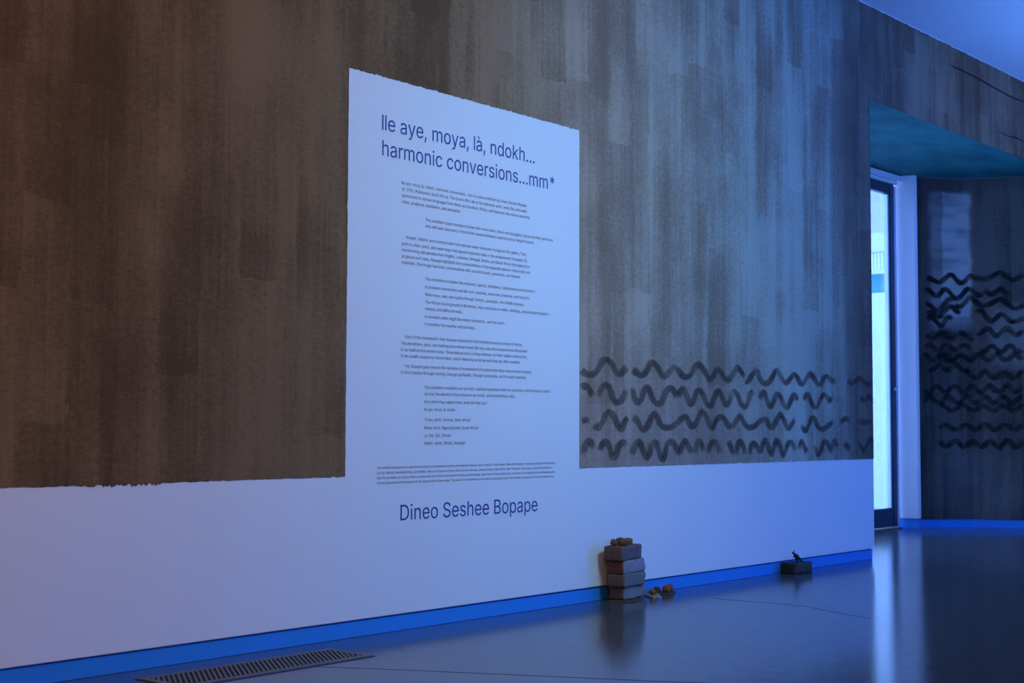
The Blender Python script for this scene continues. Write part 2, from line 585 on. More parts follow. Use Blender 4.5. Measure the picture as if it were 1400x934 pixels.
PL, PR, PT = 4.193, 5.822, 2.441
MB = 0.685
outline = []
outline += rough_line((-4.0, MB), (2.92, MB), 0.002)
outline += rough_line((2.92, MB - 0.004), (3.26, MB - 0.004), 0.007, 0.008)      # ragged drips at the lower edge
outline += rough_line((3.26, MB), (PL, MB), 0.002)
outline += rough_line((PL, MB), (PL, PT + 0.003), 0.0012, 0.03)
outline += rough_line((PL, PT + 0.003), (PR, PT - 0.010), 0.0028, 0.010)
outline += rough_line((PR, PT - 0.010), (PR, MB + 0.003), 0.0012, 0.03)
outline += rough_line((PR, MB + 0.003), (9.122, MB), 0.002)
outline += [(9.122, MB), (9.122, SOFF), (12.79, SOFF)]
outline += rough_line((12.79, CEIL - 0.002), (8.95, CEIL - 0.003), 0.003)
outline += [(-4.0, CEIL - 0.003)]
bm = bmesh.new()
fa = [bm.verts.new((x, -0.003, z)) for x, z in outline]
ba = [bm.verts.new((x, -0.0001, z)) for x, z in outline]
tris = tessellate_polygon([[Vector((x, z, 0)) for x, z in outline]])
for t in tris:
    bm.faces.new([fa[i] for i in t])
n = len(outline)
for i in range(n):
    bm.faces.new((fa[i], fa[(i + 1) % n], ba[(i + 1) % n], ba[i]))
bmesh.ops.recalc_face_normals(bm, faces=bm.faces)
mural = from_bm('clay_mural', bm, M['mural'])
tag(mural, 'large brown and grey clay-washed mural surrounding the white text panel on the long wall', 'mural')


def spline(pts, per):
    out = []
    n = len(pts)
    for i in range(n - 1):
        p0, p1, p2, p3 = (Vector(pts[max(0, min(n - 1, j))]) for j in (i - 1, i, i + 1, i + 2))
        for s in range(per):
            t = s / per
            out.append(0.5 * ((2 * p1) + (-p0 + p2) * t + (2 * p0 - 5 * p1 + 4 * p2 - p3) * t * t + (-p0 + 3 * p1 - 3 * p2 + p3) * t ** 3))
    out.append(Vector(pts[-1]))
    return out


def stroke(name, pts, wx, wz, mat, parent, place, op=1.0):
    """soft-edged painted line; wx, wz = half width sideways and upwards; place maps (s, z) to the wall"""
    c = spline(pts, 5)
    prof = ((-1.0, 0.0), (-0.72, 0.85), (0.0, 1.0), (0.72, 0.85), (1.0, 0.0))
    vs, fs, al = [], [], []
    ph = random.random() * 20
    n = len(c)
    for i, p in enumerate(c):
        d = (c[min(n - 1, i + 1)] - c[max(0, i - 1)])
        nx, nz = -d.y, d.x
        l = math.hypot(nx, nz) or 1
        nx, nz = nx / l, nz / l
        w = 0.70 + 0.42 * abs(nz) + 0.28 * noise.noise(Vector((ph, i * 0.17, 0)))
        dens = (0.82 + 0.5 * noise.noise(Vector((i * 0.11, ph, 3)))) * op
        dens *= min(1, (i + 0.5) / 3) * min(1, (n - i - 0.5) / 3)
        for v, a in prof:
            vs.append(place(p.x + nx * v * w * wx, p.y + nz * v * w * wz))
            al.append(max(0.0, a * dens))
    for i in range(n - 1):
        for j in range(4):
            a = i * 5 + j
            fs.append((a, a + 1, a + 6, a + 5))
    me = bpy.data.meshes.new(name)
    me.from_pydata(vs, [], fs)
    at = me.attributes.new('wash', 'FLOAT', 'POINT')
    at.data.foreach_set('value', al)
    return link(name, me, mat, parent)


WAVES = {
    'W': [
        [[5.83,1.19],[5.863,1.175],[5.906,1.167],[5.96,1.184],[6.009,1.235],[6.047,1.25],[6.091,1.235],[6.136,1.187],[6.17,1.178],[6.209,1.202],[6.232,1.223]],
        [[6.284,1.211],[6.319,1.192],[6.365,1.177],[6.412,1.198],[6.448,1.241],[6.478,1.249],[6.52,1.226],[6.556,1.189],[6.593,1.18],[6.643,1.209],[6.68,1.231],[6.73,1.212],[6.78,1.182],[6.844,1.19],[6.89,1.235],[6.936,1.254],[6.988,1.227],[7.027,1.185],[7.054,1.175],[7.095,1.201],[7.122,1.228],[7.163,1.225],[7.203,1.193],[7.244,1.173],[7.292,1.2],[7.346,1.246],[7.378,1.243],[7.435,1.193]],
        [[7.441,1.18],[7.466,1.169],[7.503,1.198],[7.554,1.234],[7.584,1.231],[7.627,1.179],[7.687,1.165],[7.747,1.193],[7.794,1.241],[7.824,1.246],[7.87,1.208],[7.924,1.175],[7.971,1.196],[8.019,1.228],[8.059,1.222],[8.098,1.187],[8.138,1.172],[8.187,1.209],[8.237,1.239],[8.278,1.224],[8.327,1.185],[8.377,1.178],[8.429,1.224],[8.471,1.229],[8.522,1.206],[8.592,1.204]],
        [[8.751,1.216],[8.804,1.197],[8.859,1.211],[8.914,1.229],[8.969,1.218],[9.043,1.194],[9.115,1.196]],
        [[5.832,1.094],[5.869,1.111],[5.9,1.089],[5.933,1.054]],
        [[5.976,1.055],[6.008,1.101],[6.041,1.115],[6.08,1.099],[6.113,1.04],[6.152,1.028],[6.198,1.055],[6.226,1.102]],
        [[6.283,1.11],[6.301,1.057],[6.33,1.03],[6.365,1.048],[6.4,1.106],[6.436,1.104],[6.471,1.053],[6.513,1.026],[6.556,1.034],[6.599,1.09],[6.636,1.111],[6.673,1.105],[6.71,1.064]],
        [[6.71,1.064],[6.742,1.093],[6.773,1.114],[6.805,1.08],[6.837,1.031],[6.869,1.038],[6.908,1.096],[6.947,1.104],[6.987,1.076],[7.019,1.03],[7.066,1.027],[7.107,1.085],[7.148,1.108],[7.188,1.065],[7.222,1.029],[7.257,1.044],[7.291,1.103]],
        [[7.287,1.102],[7.317,1.111],[7.358,1.082],[7.393,1.038],[7.436,1.02],[7.472,1.047],[7.502,1.1],[7.538,1.112]],
        [[7.603,1.064],[7.634,1.103],[7.663,1.107],[7.7,1.058],[7.737,1.024],[7.776,1.059],[7.814,1.102],[7.853,1.091],[7.898,1.038],[7.945,1.023],[7.984,1.062],[8.025,1.106],[8.056,1.087],[8.059,1.063]],
        [[8.152,1.065],[8.177,1.101],[8.21,1.106],[8.25,1.058],[8.291,1.027],[8.332,1.035],[8.375,1.084],[8.418,1.11],[8.46,1.094],[8.494,1.07],[8.529,1.103]],
        [[8.929,1.102],[8.975,1.086],[9.021,1.087],[9.059,1.113],[9.115,1.079]],
        [[5.832,0.927],[5.874,0.934],[5.906,0.93]],
        [[5.943,0.914],[5.976,0.895],[6.008,0.915],[6.047,0.967],[6.08,0.974],[6.119,0.948],[6.152,0.902],[6.18,0.889],[6.214,0.929],[6.243,0.949]],
        [[6.283,0.956],[6.329,0.929],[6.358,0.896],[6.393,0.885],[6.429,0.909],[6.465,0.957],[6.501,0.968],[6.537,0.923],[6.573,0.899],[6.641,0.896],[6.703,0.917],[6.753,0.945],[6.804,0.953],[6.836,0.917],[6.874,0.903],[6.913,0.932],[6.953,0.979],[6.979,0.982],[7.012,0.954],[7.045,0.911],[7.078,0.896],[7.112,0.933],[7.153,0.958],[7.201,0.948],[7.242,0.911],[7.289,0.897]],
        [[7.289,0.893],[7.335,0.934],[7.378,0.964],[7.413,0.934],[7.463,0.901],[7.535,0.901],[7.609,0.935],[7.676,0.947],[7.713,0.913],[7.75,0.897],[7.789,0.924],[7.835,0.967],[7.866,0.975],[7.912,0.929],[7.95,0.89],[7.99,0.913],[8.038,0.953]],
        [[8.117,0.914],[8.165,0.878],[8.206,0.906],[8.248,0.954],[8.289,0.954],[8.33,0.906],[8.396,0.886],[8.465,0.906],[8.551,0.939]],
        [[8.638,0.923],[8.709,0.957],[8.78,0.94]],
        [[8.889,0.941],[8.999,0.933],[9.111,0.942]],
        [[5.842,0.754],[5.874,0.811],[5.906,0.824],[5.938,0.785]],
        [[5.992,0.772],[6.014,0.81],[6.052,0.817],[6.079,0.784],[6.101,0.744],[6.129,0.744],[6.157,0.796],[6.191,0.816],[6.225,0.805]],
        [[6.271,0.748],[6.305,0.795],[6.34,0.821],[6.375,0.781],[6.41,0.733],[6.44,0.753],[6.458,0.8],[6.488,0.814],[6.518,0.793],[6.548,0.731],[6.578,0.73],[6.609,0.799],[6.64,0.816],[6.683,0.802],[6.727,0.756],[6.758,0.791],[6.79,0.822],[6.828,0.783],[6.86,0.748]],
        [[6.886,0.747],[6.912,0.804],[6.945,0.818],[6.984,0.76]],
        [[7.023,0.745],[7.05,0.795],[7.091,0.813],[7.131,0.788],[7.157,0.744]],
        [[7.244,0.82],[7.278,0.779],[7.305,0.734]],
        [[7.333,0.734],[7.355,0.8],[7.383,0.815],[7.418,0.778],[7.439,0.733]],
        [[7.482,0.732],[7.505,0.784],[7.541,0.803],[7.577,0.776],[7.614,0.753],[7.644,0.806],[7.674,0.821],[7.711,0.767],[7.748,0.732],[7.779,0.79],[7.81,0.813],[7.848,0.781],[7.885,0.723],[7.917,0.757],[7.949,0.796],[7.988,0.804],[8.042,0.748]],
        [[8.082,0.756],[8.115,0.811],[8.155,0.771],[8.187,0.735]],
        [[8.286,0.786],[8.334,0.721],[8.377,0.761],[8.412,0.805],[8.462,0.792],[8.504,0.751],[8.557,0.808],[8.608,0.766]],
        [[8.688,0.799],[8.776,0.748]],
        [[8.885,0.806],[8.976,0.746],[9.061,0.822],[9.107,0.788]]],
    'C': [
        [[10.463,3.69],[10.939,3.689],[11.416,3.671],[11.778,3.663],[12.058,3.675]],
        [[11.401,3.329],[11.65,3.32],[11.843,3.332],[12.04,3.319]]],
    'F': [
        [[0.095,2.262],[0.148,2.245],[0.209,2.218],[0.263,2.24],[0.318,2.288],[0.356,2.282],[0.394,2.24],[0.432,2.215],[0.479,2.241],[0.524,2.285],[0.572,2.262],[0.646,2.248],[0.7,2.264],[0.775,2.305],[0.822,2.282],[0.888,2.233],[0.935,2.249],[0.996,2.282]],
        [[0.077,2.14],[0.116,2.148],[0.161,2.106],[0.199,2.092],[0.23,2.114],[0.269,2.155],[0.315,2.138],[0.361,2.085],[0.399,2.075],[0.438,2.104],[0.493,2.159],[0.543,2.148],[0.59,2.103],[0.637,2.123]],
        [[0.645,2.159],[0.698,2.107],[0.739,2.127],[0.78,2.155],[0.82,2.132],[0.866,2.088]],
        [[0.076,2.019],[0.121,2.012],[0.182,1.964],[0.22,1.957],[0.267,2.015],[0.314,2.066],[0.36,2.053]],
        [[0.367,2.024],[0.413,1.996],[0.46,2.026],[0.521,2.091],[0.568,2.047],[0.615,2.01],[0.676,2.015],[0.731,2.042],[0.785,2.065],[0.838,2.025],[0.897,1.974],[0.951,1.986],[0.991,2.006]],
        [[0.089,1.919],[0.143,1.942],[0.196,1.907],[0.235,1.915],[0.29,1.973],[0.336,2.002],[0.382,1.96],[0.428,1.939]],
        [[0.567,1.939],[0.615,1.967],[0.654,1.909],[0.694,1.865],[0.728,1.878],[0.783,1.927],[0.829,1.904],[0.869,1.861],[0.922,1.86],[0.989,1.893]],
        [[0.089,1.876],[0.143,1.899],[0.196,1.85],[0.233,1.822],[0.272,1.865],[0.304,1.909],[0.35,1.881]],
        [[0.084,1.743],[0.114,1.717],[0.145,1.706],[0.176,1.72],[0.208,1.747],[0.239,1.77],[0.27,1.751],[0.3,1.716],[0.331,1.708],[0.363,1.719],[0.394,1.749],[0.426,1.762],[0.457,1.749],[0.488,1.723],[0.517,1.699],[0.545,1.718]],
        [[0.577,1.733],[0.606,1.755],[0.635,1.782],[0.663,1.8],[0.692,1.784],[0.719,1.748],[0.747,1.729],[0.776,1.752],[0.805,1.78],[0.833,1.797],[0.861,1.778],[0.888,1.749],[0.916,1.732],[0.944,1.749],[0.973,1.779]],
        [[0.068,1.623],[0.096,1.643],[0.125,1.651],[0.153,1.627],[0.182,1.601],[0.21,1.6],[0.239,1.625],[0.268,1.647],[0.297,1.65],[0.325,1.629],[0.354,1.611],[0.382,1.608],[0.412,1.627],[0.441,1.645],[0.469,1.647],[0.498,1.631],[0.524,1.611]],
        [[0.6,1.596],[0.626,1.587],[0.653,1.601],[0.68,1.63],[0.706,1.642],[0.732,1.622],[0.758,1.592],[0.784,1.585],[0.81,1.602],[0.837,1.633],[0.863,1.638],[0.888,1.622],[0.914,1.587],[0.94,1.585],[0.966,1.601]],
        [[0.052,1.561],[0.082,1.554],[0.111,1.527],[0.141,1.508],[0.171,1.515],[0.201,1.538],[0.231,1.554],[0.261,1.557],[0.29,1.528],[0.32,1.502],[0.35,1.511],[0.38,1.541],[0.41,1.555],[0.44,1.555],[0.47,1.53],[0.5,1.507],[0.527,1.516],[0.554,1.542],[0.581,1.563],[0.607,1.559],[0.633,1.53],[0.659,1.512],[0.685,1.514],[0.712,1.538],[0.738,1.558],[0.764,1.558],[0.79,1.528],[0.816,1.512],[0.842,1.516],[0.868,1.536],[0.895,1.561],[0.92,1.55],[0.946,1.526],[0.971,1.509]],
        [[0.107,1.417],[0.135,1.418],[0.162,1.438],[0.19,1.458],[0.217,1.461],[0.245,1.443],[0.272,1.422],[0.299,1.422],[0.327,1.439],[0.355,1.462],[0.383,1.473],[0.41,1.444],[0.437,1.419],[0.464,1.414],[0.492,1.441]],
        [[0.451,1.399],[0.482,1.402],[0.512,1.383],[0.54,1.358],[0.567,1.348],[0.595,1.37],[0.623,1.403],[0.65,1.409],[0.677,1.381],[0.704,1.357],[0.731,1.349],[0.758,1.369],[0.786,1.393],[0.813,1.399],[0.84,1.381],[0.866,1.354],[0.893,1.35],[0.92,1.365],[0.948,1.396],[0.975,1.408]],
        [[0.062,1.237],[0.09,1.218],[0.119,1.226],[0.148,1.257],[0.176,1.274],[0.205,1.263],[0.233,1.241],[0.261,1.216],[0.29,1.226],[0.319,1.259],[0.348,1.274],[0.377,1.269],[0.405,1.24],[0.433,1.221],[0.462,1.228],[0.492,1.259],[0.519,1.279],[0.545,1.27],[0.569,1.242],[0.594,1.217],[0.62,1.227],[0.645,1.256],[0.671,1.282],[0.696,1.271],[0.721,1.24],[0.745,1.228],[0.771,1.226],[0.796,1.255],[0.821,1.281],[0.846,1.268],[0.871,1.241],[0.895,1.225],[0.92,1.228],[0.945,1.256],[0.971,1.277]],
        [[0.046,1.128],[0.076,1.152],[0.106,1.183],[0.135,1.166],[0.165,1.141],[0.194,1.125],[0.224,1.122],[0.254,1.155],[0.285,1.183],[0.314,1.173],[0.344,1.142],[0.373,1.125],[0.403,1.125],[0.434,1.155],[0.464,1.185],[0.494,1.177],[0.521,1.144],[0.548,1.121],[0.574,1.132],[0.601,1.155],[0.627,1.18],[0.654,1.173],[0.679,1.143],[0.705,1.119],[0.731,1.131],[0.758,1.155],[0.784,1.182],[0.81,1.172],[0.836,1.145],[0.861,1.115],[0.887,1.122],[0.914,1.153],[0.94,1.178],[0.966,1.17]],
        [[0.209,1.093],[0.243,1.096],[0.276,1.08],[0.309,1.053],[0.342,1.058],[0.376,1.074],[0.41,1.097],[0.443,1.104],[0.477,1.081],[0.51,1.059],[0.539,1.05],[0.569,1.073],[0.599,1.092],[0.628,1.104],[0.657,1.08],[0.686,1.06],[0.715,1.05],[0.745,1.073],[0.775,1.099],[0.804,1.096],[0.833,1.081],[0.861,1.061],[0.89,1.058],[0.92,1.073],[0.949,1.094],[0.978,1.099]],
        [[0.192,0.888],[0.224,0.909],[0.257,0.923],[0.289,0.919],[0.32,0.898],[0.352,0.881],[0.385,0.89],[0.417,0.909],[0.45,0.923],[0.482,0.922],[0.514,0.899],[0.542,0.881],[0.57,0.887],[0.599,0.912],[0.628,0.928],[0.656,0.92],[0.684,0.9],[0.712,0.88],[0.74,0.891],[0.769,0.913],[0.797,0.924],[0.825,0.923],[0.852,0.899],[0.88,0.884],[0.908,0.892],[0.936,0.911],[0.965,0.929]],
        [[0.197,0.779],[0.225,0.75],[0.253,0.73],[0.282,0.731],[0.311,0.755],[0.34,0.775],[0.369,0.783],[0.397,0.75],[0.425,0.724],[0.454,0.729],[0.483,0.754],[0.512,0.774],[0.537,0.777],[0.562,0.75],[0.587,0.73],[0.612,0.726],[0.638,0.755],[0.663,0.778],[0.688,0.773],[0.713,0.752],[0.737,0.721],[0.762,0.725],[0.788,0.757],[0.813,0.786],[0.838,0.785],[0.862,0.753],[0.887,0.727],[0.912,0.73],[0.937,0.757],[0.962,0.788]]]}
for w in WAVES['W']:
    stroke('wave_stroke', w, 0.036, 0.0185, M['stroke'], mural, lambda x, z: (x, -0.0042, z))
for w in WAVES['C']:
    stroke('vein_line', w, 0.012, 0.008, M['crack'], mural, lambda x, z: (x, -0.0042, z))


def far_place(s, z):
    acc = 0
    for i in range(len(FAR) - 1):
        a, b = Vector(FAR[i]), Vector(FAR[i + 1])
        l = (b - a).length
        if s <= acc + l or i == len(FAR) - 2:
            p = a + (b - a) * ((s - acc) / l)
            d = (b - a) / l
            return (p.x + d.y * 0.007 - 0.002, p.y - d.x * 0.007, z)
        acc += l
for fi, w in enumerate(WAVES['F']):
    stroke('wave_stroke', w, 0.032, 0.023, M['stroke_far'], tagged_far, far_place, 0.95 if fi < 8 else 0.7)

# ------------------------------------------------------------------ lettering
# glyph: [advance, [contour, ...]]; a contour is x, y, ... and 9999 announces a curve control point
GLYPHS = {
    ' ': [188,[]],
    '&': [448,[[197,-7,9999,147,-7,110,12,9999,74,30,54,62,9999,34,94,34,133,9999,34,166,47,189,9999,61,213,85,235,140,279,216,335,237,352,9999,247,362,255,375,9999,262,388,262,405,9999,262,429,245,445,9999,229,461,201,461,9999,183,461,168,453,9999,153,445,145,431,9999,137,417,137,399,9999,137,380,145,363,169,327,204,284,438,0,364,0,171,231,121,293,9999,99,319,87,344,9999,75,369,75,398,9999,75,432,91,458,9999,106,484,134,499,9999,163,513,200,513,9999,238,513,266,499,9999,293,484,308,459,9999,324,435,324,404,9999,324,381,315,362,9999,307,342,291,325,9999,276,308,256,293,154,217,9999,123,194,110,174,9999,97,155,97,131,9999,97,107,109,87,9999,122,68,143,57,9999,165,46,193,46,9999,223,46,251,59,9999,279,72,301,95,9999,323,119,336,151,9999,349,184,349,224,408,224,9999,408,176,397,144,9999,385,112,371,92,345,62,333,47,9999,308,20,271,7,9999,234,-7]]],
    '(': [273,[[89,207,9999,89,263,101,324,9999,112,385,132,441,9999,151,497,177,539,236,539,9999,210,486,191,428,9999,172,370,161,313,9999,151,257,151,207,9999,151,161,160,115,9999,169,68,188,16,9999,207,-36,236,-96,177,-96,9999,133,-22,111,55,9999,89,131]]],
    ')': [273,[[37,-96,9999,67,-34,86,18,9999,104,70,113,116,9999,122,163,122,207,9999,122,257,112,313,9999,101,370,82,428,9999,64,486,37,539,97,539,9999,122,497,142,441,9999,161,385,173,323,9999,184,262,184,207,9999,184,130,161,53,9999,139,-24,97,-96]]],
    '*': [453,[[201,223,206,331,114,272,89,315,186,365,89,415,114,459,206,400,201,509,250,509,246,400,337,459,362,415,266,365,362,315,337,272,246,331,250,223]]],
    ',': [188,[[38,-119,68,71,137,71,84,-119]]],
    '-': [453,[[337,244,337,188,114,188,114,244]]],
    '.': [188,[[95,-4,9999,76,-4,63,9,9999,50,22,50,41,9999,50,60,63,73,9999,76,87,95,87,9999,114,87,128,73,9999,141,60,141,41,9999,141,22,128,9,9999,114,-4]]],
    '/': [249,[[235,533,71,-76,14,-76,178,533]]],
    '1': [453,[[76,0,76,55,391,55,391,0],[276,509,276,0,212,0,212,448,209,448,86,358,86,427,198,509]]],
    '5': [453,[[221,-7,9999,176,-7,140,11,9999,104,29,83,60,9999,61,91,60,130,122,130,9999,124,107,138,89,9999,152,71,173,60,9999,195,50,221,50,9999,252,50,276,64,9999,300,79,314,104,9999,328,130,328,162,9999,328,195,314,221,9999,299,247,275,262,9999,250,277,218,277,9999,192,277,167,268,9999,143,260,128,246,67,253,96,509,366,509,366,452,151,452,134,301,136,301,9999,153,316,178,325,9999,202,334,229,334,9999,264,334,294,321,9999,323,308,345,285,9999,367,262,379,231,9999,391,200,391,163,9999,391,114,369,76,9999,347,37,309,15,9999,270,-7]]],
    '8': [453,[[226,-7,9999,175,-7,136,11,9999,96,30,74,62,9999,52,94,52,135,9999,52,168,65,195,9999,78,223,101,241,9999,124,259,153,265,153,267,9999,115,276,93,308,9999,70,339,70,380,9999,70,419,90,450,9999,111,480,146,498,9999,181,516,226,516,9999,271,516,306,498,9999,341,480,361,450,9999,382,419,382,380,9999,382,340,359,308,9999,337,276,300,267,300,265,9999,328,259,351,241,9999,374,223,387,195,9999,401,168,401,135,9999,401,94,378,62,9999,356,30,317,11,9999,278,-7],[226,49,9999,260,49,285,60,9999,309,71,323,91,9999,337,112,337,139,9999,337,167,322,189,9999,308,210,283,223,9999,258,235,226,235,9999,194,235,169,223,9999,144,210,130,189,9999,115,167,115,139,9999,115,112,129,91,9999,142,71,167,60,9999,192,49],[226,290,9999,253,290,274,300,9999,295,311,307,330,9999,319,350,319,376,9999,319,401,308,420,9999,296,439,275,449,9999,254,460,226,460,9999,198,460,177,449,9999,156,439,145,420,9999,133,401,133,376,9999,133,350,145,330,9999,156,311,178,300,9999,199,290]]],
    '9': [453,[[226,516,9999,273,516,310,494,9999,347,473,368,434,9999,389,396,389,347,9999,389,310,373,270,9999,356,229,315,168,200,0,130,0,301,248,307,248,9999,300,233,287,221,9999,274,209,257,202,9999,239,195,218,195,9999,172,195,137,214,9999,102,234,83,269,9999,64,304,64,352,9999,64,399,85,436,9999,106,473,143,494,9999,179,516],[226,460,9999,197,460,174,446,9999,151,432,138,407,9999,125,383,125,352,9999,125,320,138,295,9999,151,271,174,257,9999,197,243,226,243,9999,256,243,279,257,9999,301,271,314,295,9999,327,319,327,350,9999,327,382,314,407,9999,301,432,279,446,9999,256,460]]],
    ':': [188,[[95,-4,9999,76,-4,63,9,9999,50,22,50,41,9999,50,60,63,73,9999,76,87,95,87,9999,114,87,128,73,9999,141,60,141,41,9999,141,22,128,9,9999,114,-4],[95,271,9999,76,271,63,284,9999,50,297,50,316,9999,50,335,63,349,9999,76,362,95,362,9999,114,362,128,349,9999,141,335,141,316,9999,141,297,128,284,9999,114,271]]],
    '?': [358,[[132,152,132,159,9999,132,205,141,230,9999,151,254,168,269,209,298,9999,232,313,247,334,9999,262,355,262,384,9999,262,408,250,425,9999,239,442,220,452,9999,201,462,178,462,9999,156,462,137,453,9999,118,444,106,425,9999,94,407,92,378,27,378,9999,29,422,49,452,9999,69,483,103,499,9999,136,516,178,516,9999,222,516,255,498,9999,287,481,306,451,9999,324,421,324,382,9999,324,341,306,311,9999,288,282,254,261,219,235,9999,206,223,200,205,9999,194,188,194,158,194,152],[164,-4,9999,145,-4,131,9,9999,118,22,118,41,9999,118,60,131,73,9999,145,86,164,86,9999,183,86,196,73,9999,209,60,209,41,9999,209,22,196,9,9999,183,-4]]],
    'A': [480,[[16,0,201,509,276,509,463,0,395,0,287,302,264,372,232,478,245,478,213,371,191,302,85,0],[110,142,110,199,370,199,370,142]]],
    'B': [456,[[60,0,60,509,241,509,9999,294,509,329,491,9999,364,473,381,442,9999,398,411,398,374,9999,398,341,387,320,9999,375,299,356,286,9999,337,273,315,267,315,262,9999,339,260,363,245,9999,387,230,402,203,9999,418,176,418,136,9999,418,98,400,67,9999,382,36,344,18,9999,307,0,247,0],[125,57,245,57,9999,304,57,330,80,9999,355,102,355,137,9999,355,163,342,184,9999,329,205,306,218,9999,282,231,248,231,125,231],[125,285,238,285,9999,266,285,288,296,9999,310,307,323,326,9999,336,346,336,372,9999,336,406,313,429,9999,289,452,240,452,125,452]]],
    'C': [510,[[267,-7,9999,201,-7,150,25,9999,99,57,70,115,9999,40,174,40,254,9999,40,335,70,393,9999,99,452,150,484,9999,201,516,267,516,9999,306,516,340,504,9999,375,493,402,471,9999,429,449,448,418,9999,466,388,473,348,408,348,9999,403,375,389,395,9999,376,414,357,428,9999,338,442,315,449,9999,292,456,267,456,9999,221,456,184,432,9999,146,409,125,364,9999,103,319,103,254,9999,103,189,125,145,9999,147,100,184,76,9999,221,53,267,53,9999,292,53,315,60,9999,338,67,357,81,9999,376,94,389,114,9999,403,135,408,160,473,160,9999,466,122,448,91,9999,430,60,402,38,9999,375,16,341,5,9999,306,-7]]],
    'D': [502,[[219,0,96,0,96,57,215,57,9999,277,57,318,81,9999,359,104,379,149,9999,399,194,399,255,9999,399,316,379,361,9999,359,405,320,428,9999,280,452,221,452,93,452,93,509,225,509,9999,300,509,353,478,9999,405,448,433,391,9999,462,334,462,255,9999,462,176,433,119,9999,405,61,351,31,9999,296,0],[125,509,125,0,60,0,60,509]]],
    'E': [419,[[60,0,60,509,372,509,372,452,125,452,125,286,355,286,355,229,125,229,125,57,375,57,375,0]]],
    'F': [410,[[60,0,60,509,369,509,369,452,125,452,125,278,346,278,346,221,125,221,125,0]]],
    'G': [520,[[269,-7,9999,201,-7,149,25,9999,98,57,69,116,9999,40,174,40,254,9999,40,335,69,393,9999,98,452,149,484,9999,200,516,265,516,9999,305,516,340,504,9999,376,492,403,469,9999,431,447,449,416,9999,467,386,474,349,408,349,9999,400,374,387,393,9999,374,413,356,427,9999,338,441,315,448,9999,293,456,265,456,9999,220,456,183,432,9999,146,409,125,364,9999,103,319,103,254,9999,103,189,125,145,9999,147,100,184,76,9999,222,53,269,53,9999,312,53,345,71,9999,378,89,396,123,9999,415,157,415,202,434,199,283,199,283,256,478,256,478,200,9999,478,137,451,91,9999,424,44,377,19,9999,329,-7]]],
    'I': [150,[[44,0,44,509,106,509,106,0]]],
    'J': [396,[[185,-7,9999,118,-7,75,33,9999,33,72,33,145,33,173,98,173,98,145,9999,98,99,122,74,9999,145,50,185,50,9999,224,50,248,74,9999,272,99,272,145,272,509,336,509,336,145,9999,336,72,294,33,9999,252,-7]]],
    'K': [467,[[104,145,104,216,139,261,174,303,212,344,364,509,448,509,231,276,228,276],[60,0,60,509,125,509,125,334,124,225,125,193,125,0],[372,0,188,259,228,309,449,0]]],
    'L': [393,[[60,0,60,509,125,509,125,57,361,57,361,0]]],
    'M': [628,[[60,0,60,509,152,509,277,187,287,159,299,123,311,84,322,49,307,49,318,83,330,121,342,158,352,187,476,509,568,509,568,0,504,0,504,291,504,327,505,369,506,413,507,457,513,457,498,409,482,363,467,322,456,291,342,0,286,0,170,291,159,321,145,361,129,408,112,457,119,457,120,416,121,372,122,328,122,291,122,0]]],
    'N': [523,[[60,0,60,509,136,509,343,183,363,151,388,107,414,55,405,54,401,108,399,157,399,195,399,509,463,509,463,0,387,0,202,290,177,331,148,381,108,452,119,454,122,384,124,328,125,291,125,0]]],
    'O': [533,[[267,-7,9999,201,-7,150,25,9999,99,57,70,115,9999,40,174,40,254,9999,40,335,70,393,9999,99,452,150,484,9999,201,516,267,516,9999,333,516,384,484,9999,435,452,464,393,9999,493,335,493,254,9999,493,174,464,115,9999,435,57,384,25,9999,333,-7],[267,53,9999,312,53,349,76,9999,386,99,408,144,9999,430,189,430,254,9999,430,320,408,365,9999,386,410,349,433,9999,312,456,267,456,9999,221,456,184,433,9999,147,409,125,364,9999,103,319,103,254,9999,103,189,125,144,9999,147,99,184,76,9999,221,53]]],
    'P': [445,[[60,0,60,509,235,509,9999,294,509,332,487,9999,371,466,390,430,9999,409,393,409,348,9999,409,302,390,265,9999,371,229,332,207,9999,294,186,235,186,109,186,109,242,233,242,9999,272,242,297,256,9999,322,270,333,294,9999,344,318,344,348,9999,344,378,333,402,9999,322,425,297,439,9999,272,452,232,452,125,452,125,0]]],
    'Q': [533,[[245,159,313,159,369,85,384,65,468,-48,401,-48,346,27,331,46],[267,-7,9999,201,-7,150,25,9999,99,57,70,115,9999,40,174,40,254,9999,40,335,70,393,9999,99,452,150,484,9999,201,516,267,516,9999,333,516,384,484,9999,435,452,464,393,9999,493,335,493,254,9999,493,174,464,115,9999,435,57,384,25,9999,333,-7],[267,53,9999,312,53,349,76,9999,386,99,408,144,9999,430,189,430,254,9999,430,320,408,365,9999,386,410,349,433,9999,312,456,267,456,9999,221,456,184,433,9999,147,409,125,364,9999,103,319,103,254,9999,103,189,125,144,9999,147,99,184,76,9999,221,53]]],
    'R': [449,[[60,0,60,509,236,509,9999,295,509,333,489,9999,371,468,390,433,9999,409,398,409,352,9999,409,306,390,271,9999,371,237,333,217,9999,294,198,236,198,96,198,96,255,234,255,9999,273,255,298,267,9999,322,279,334,300,9999,345,322,345,352,9999,345,382,334,405,9999,322,427,298,440,9999,273,452,233,452,125,452,125,0],[353,0,230,229,303,229,428,0]]],
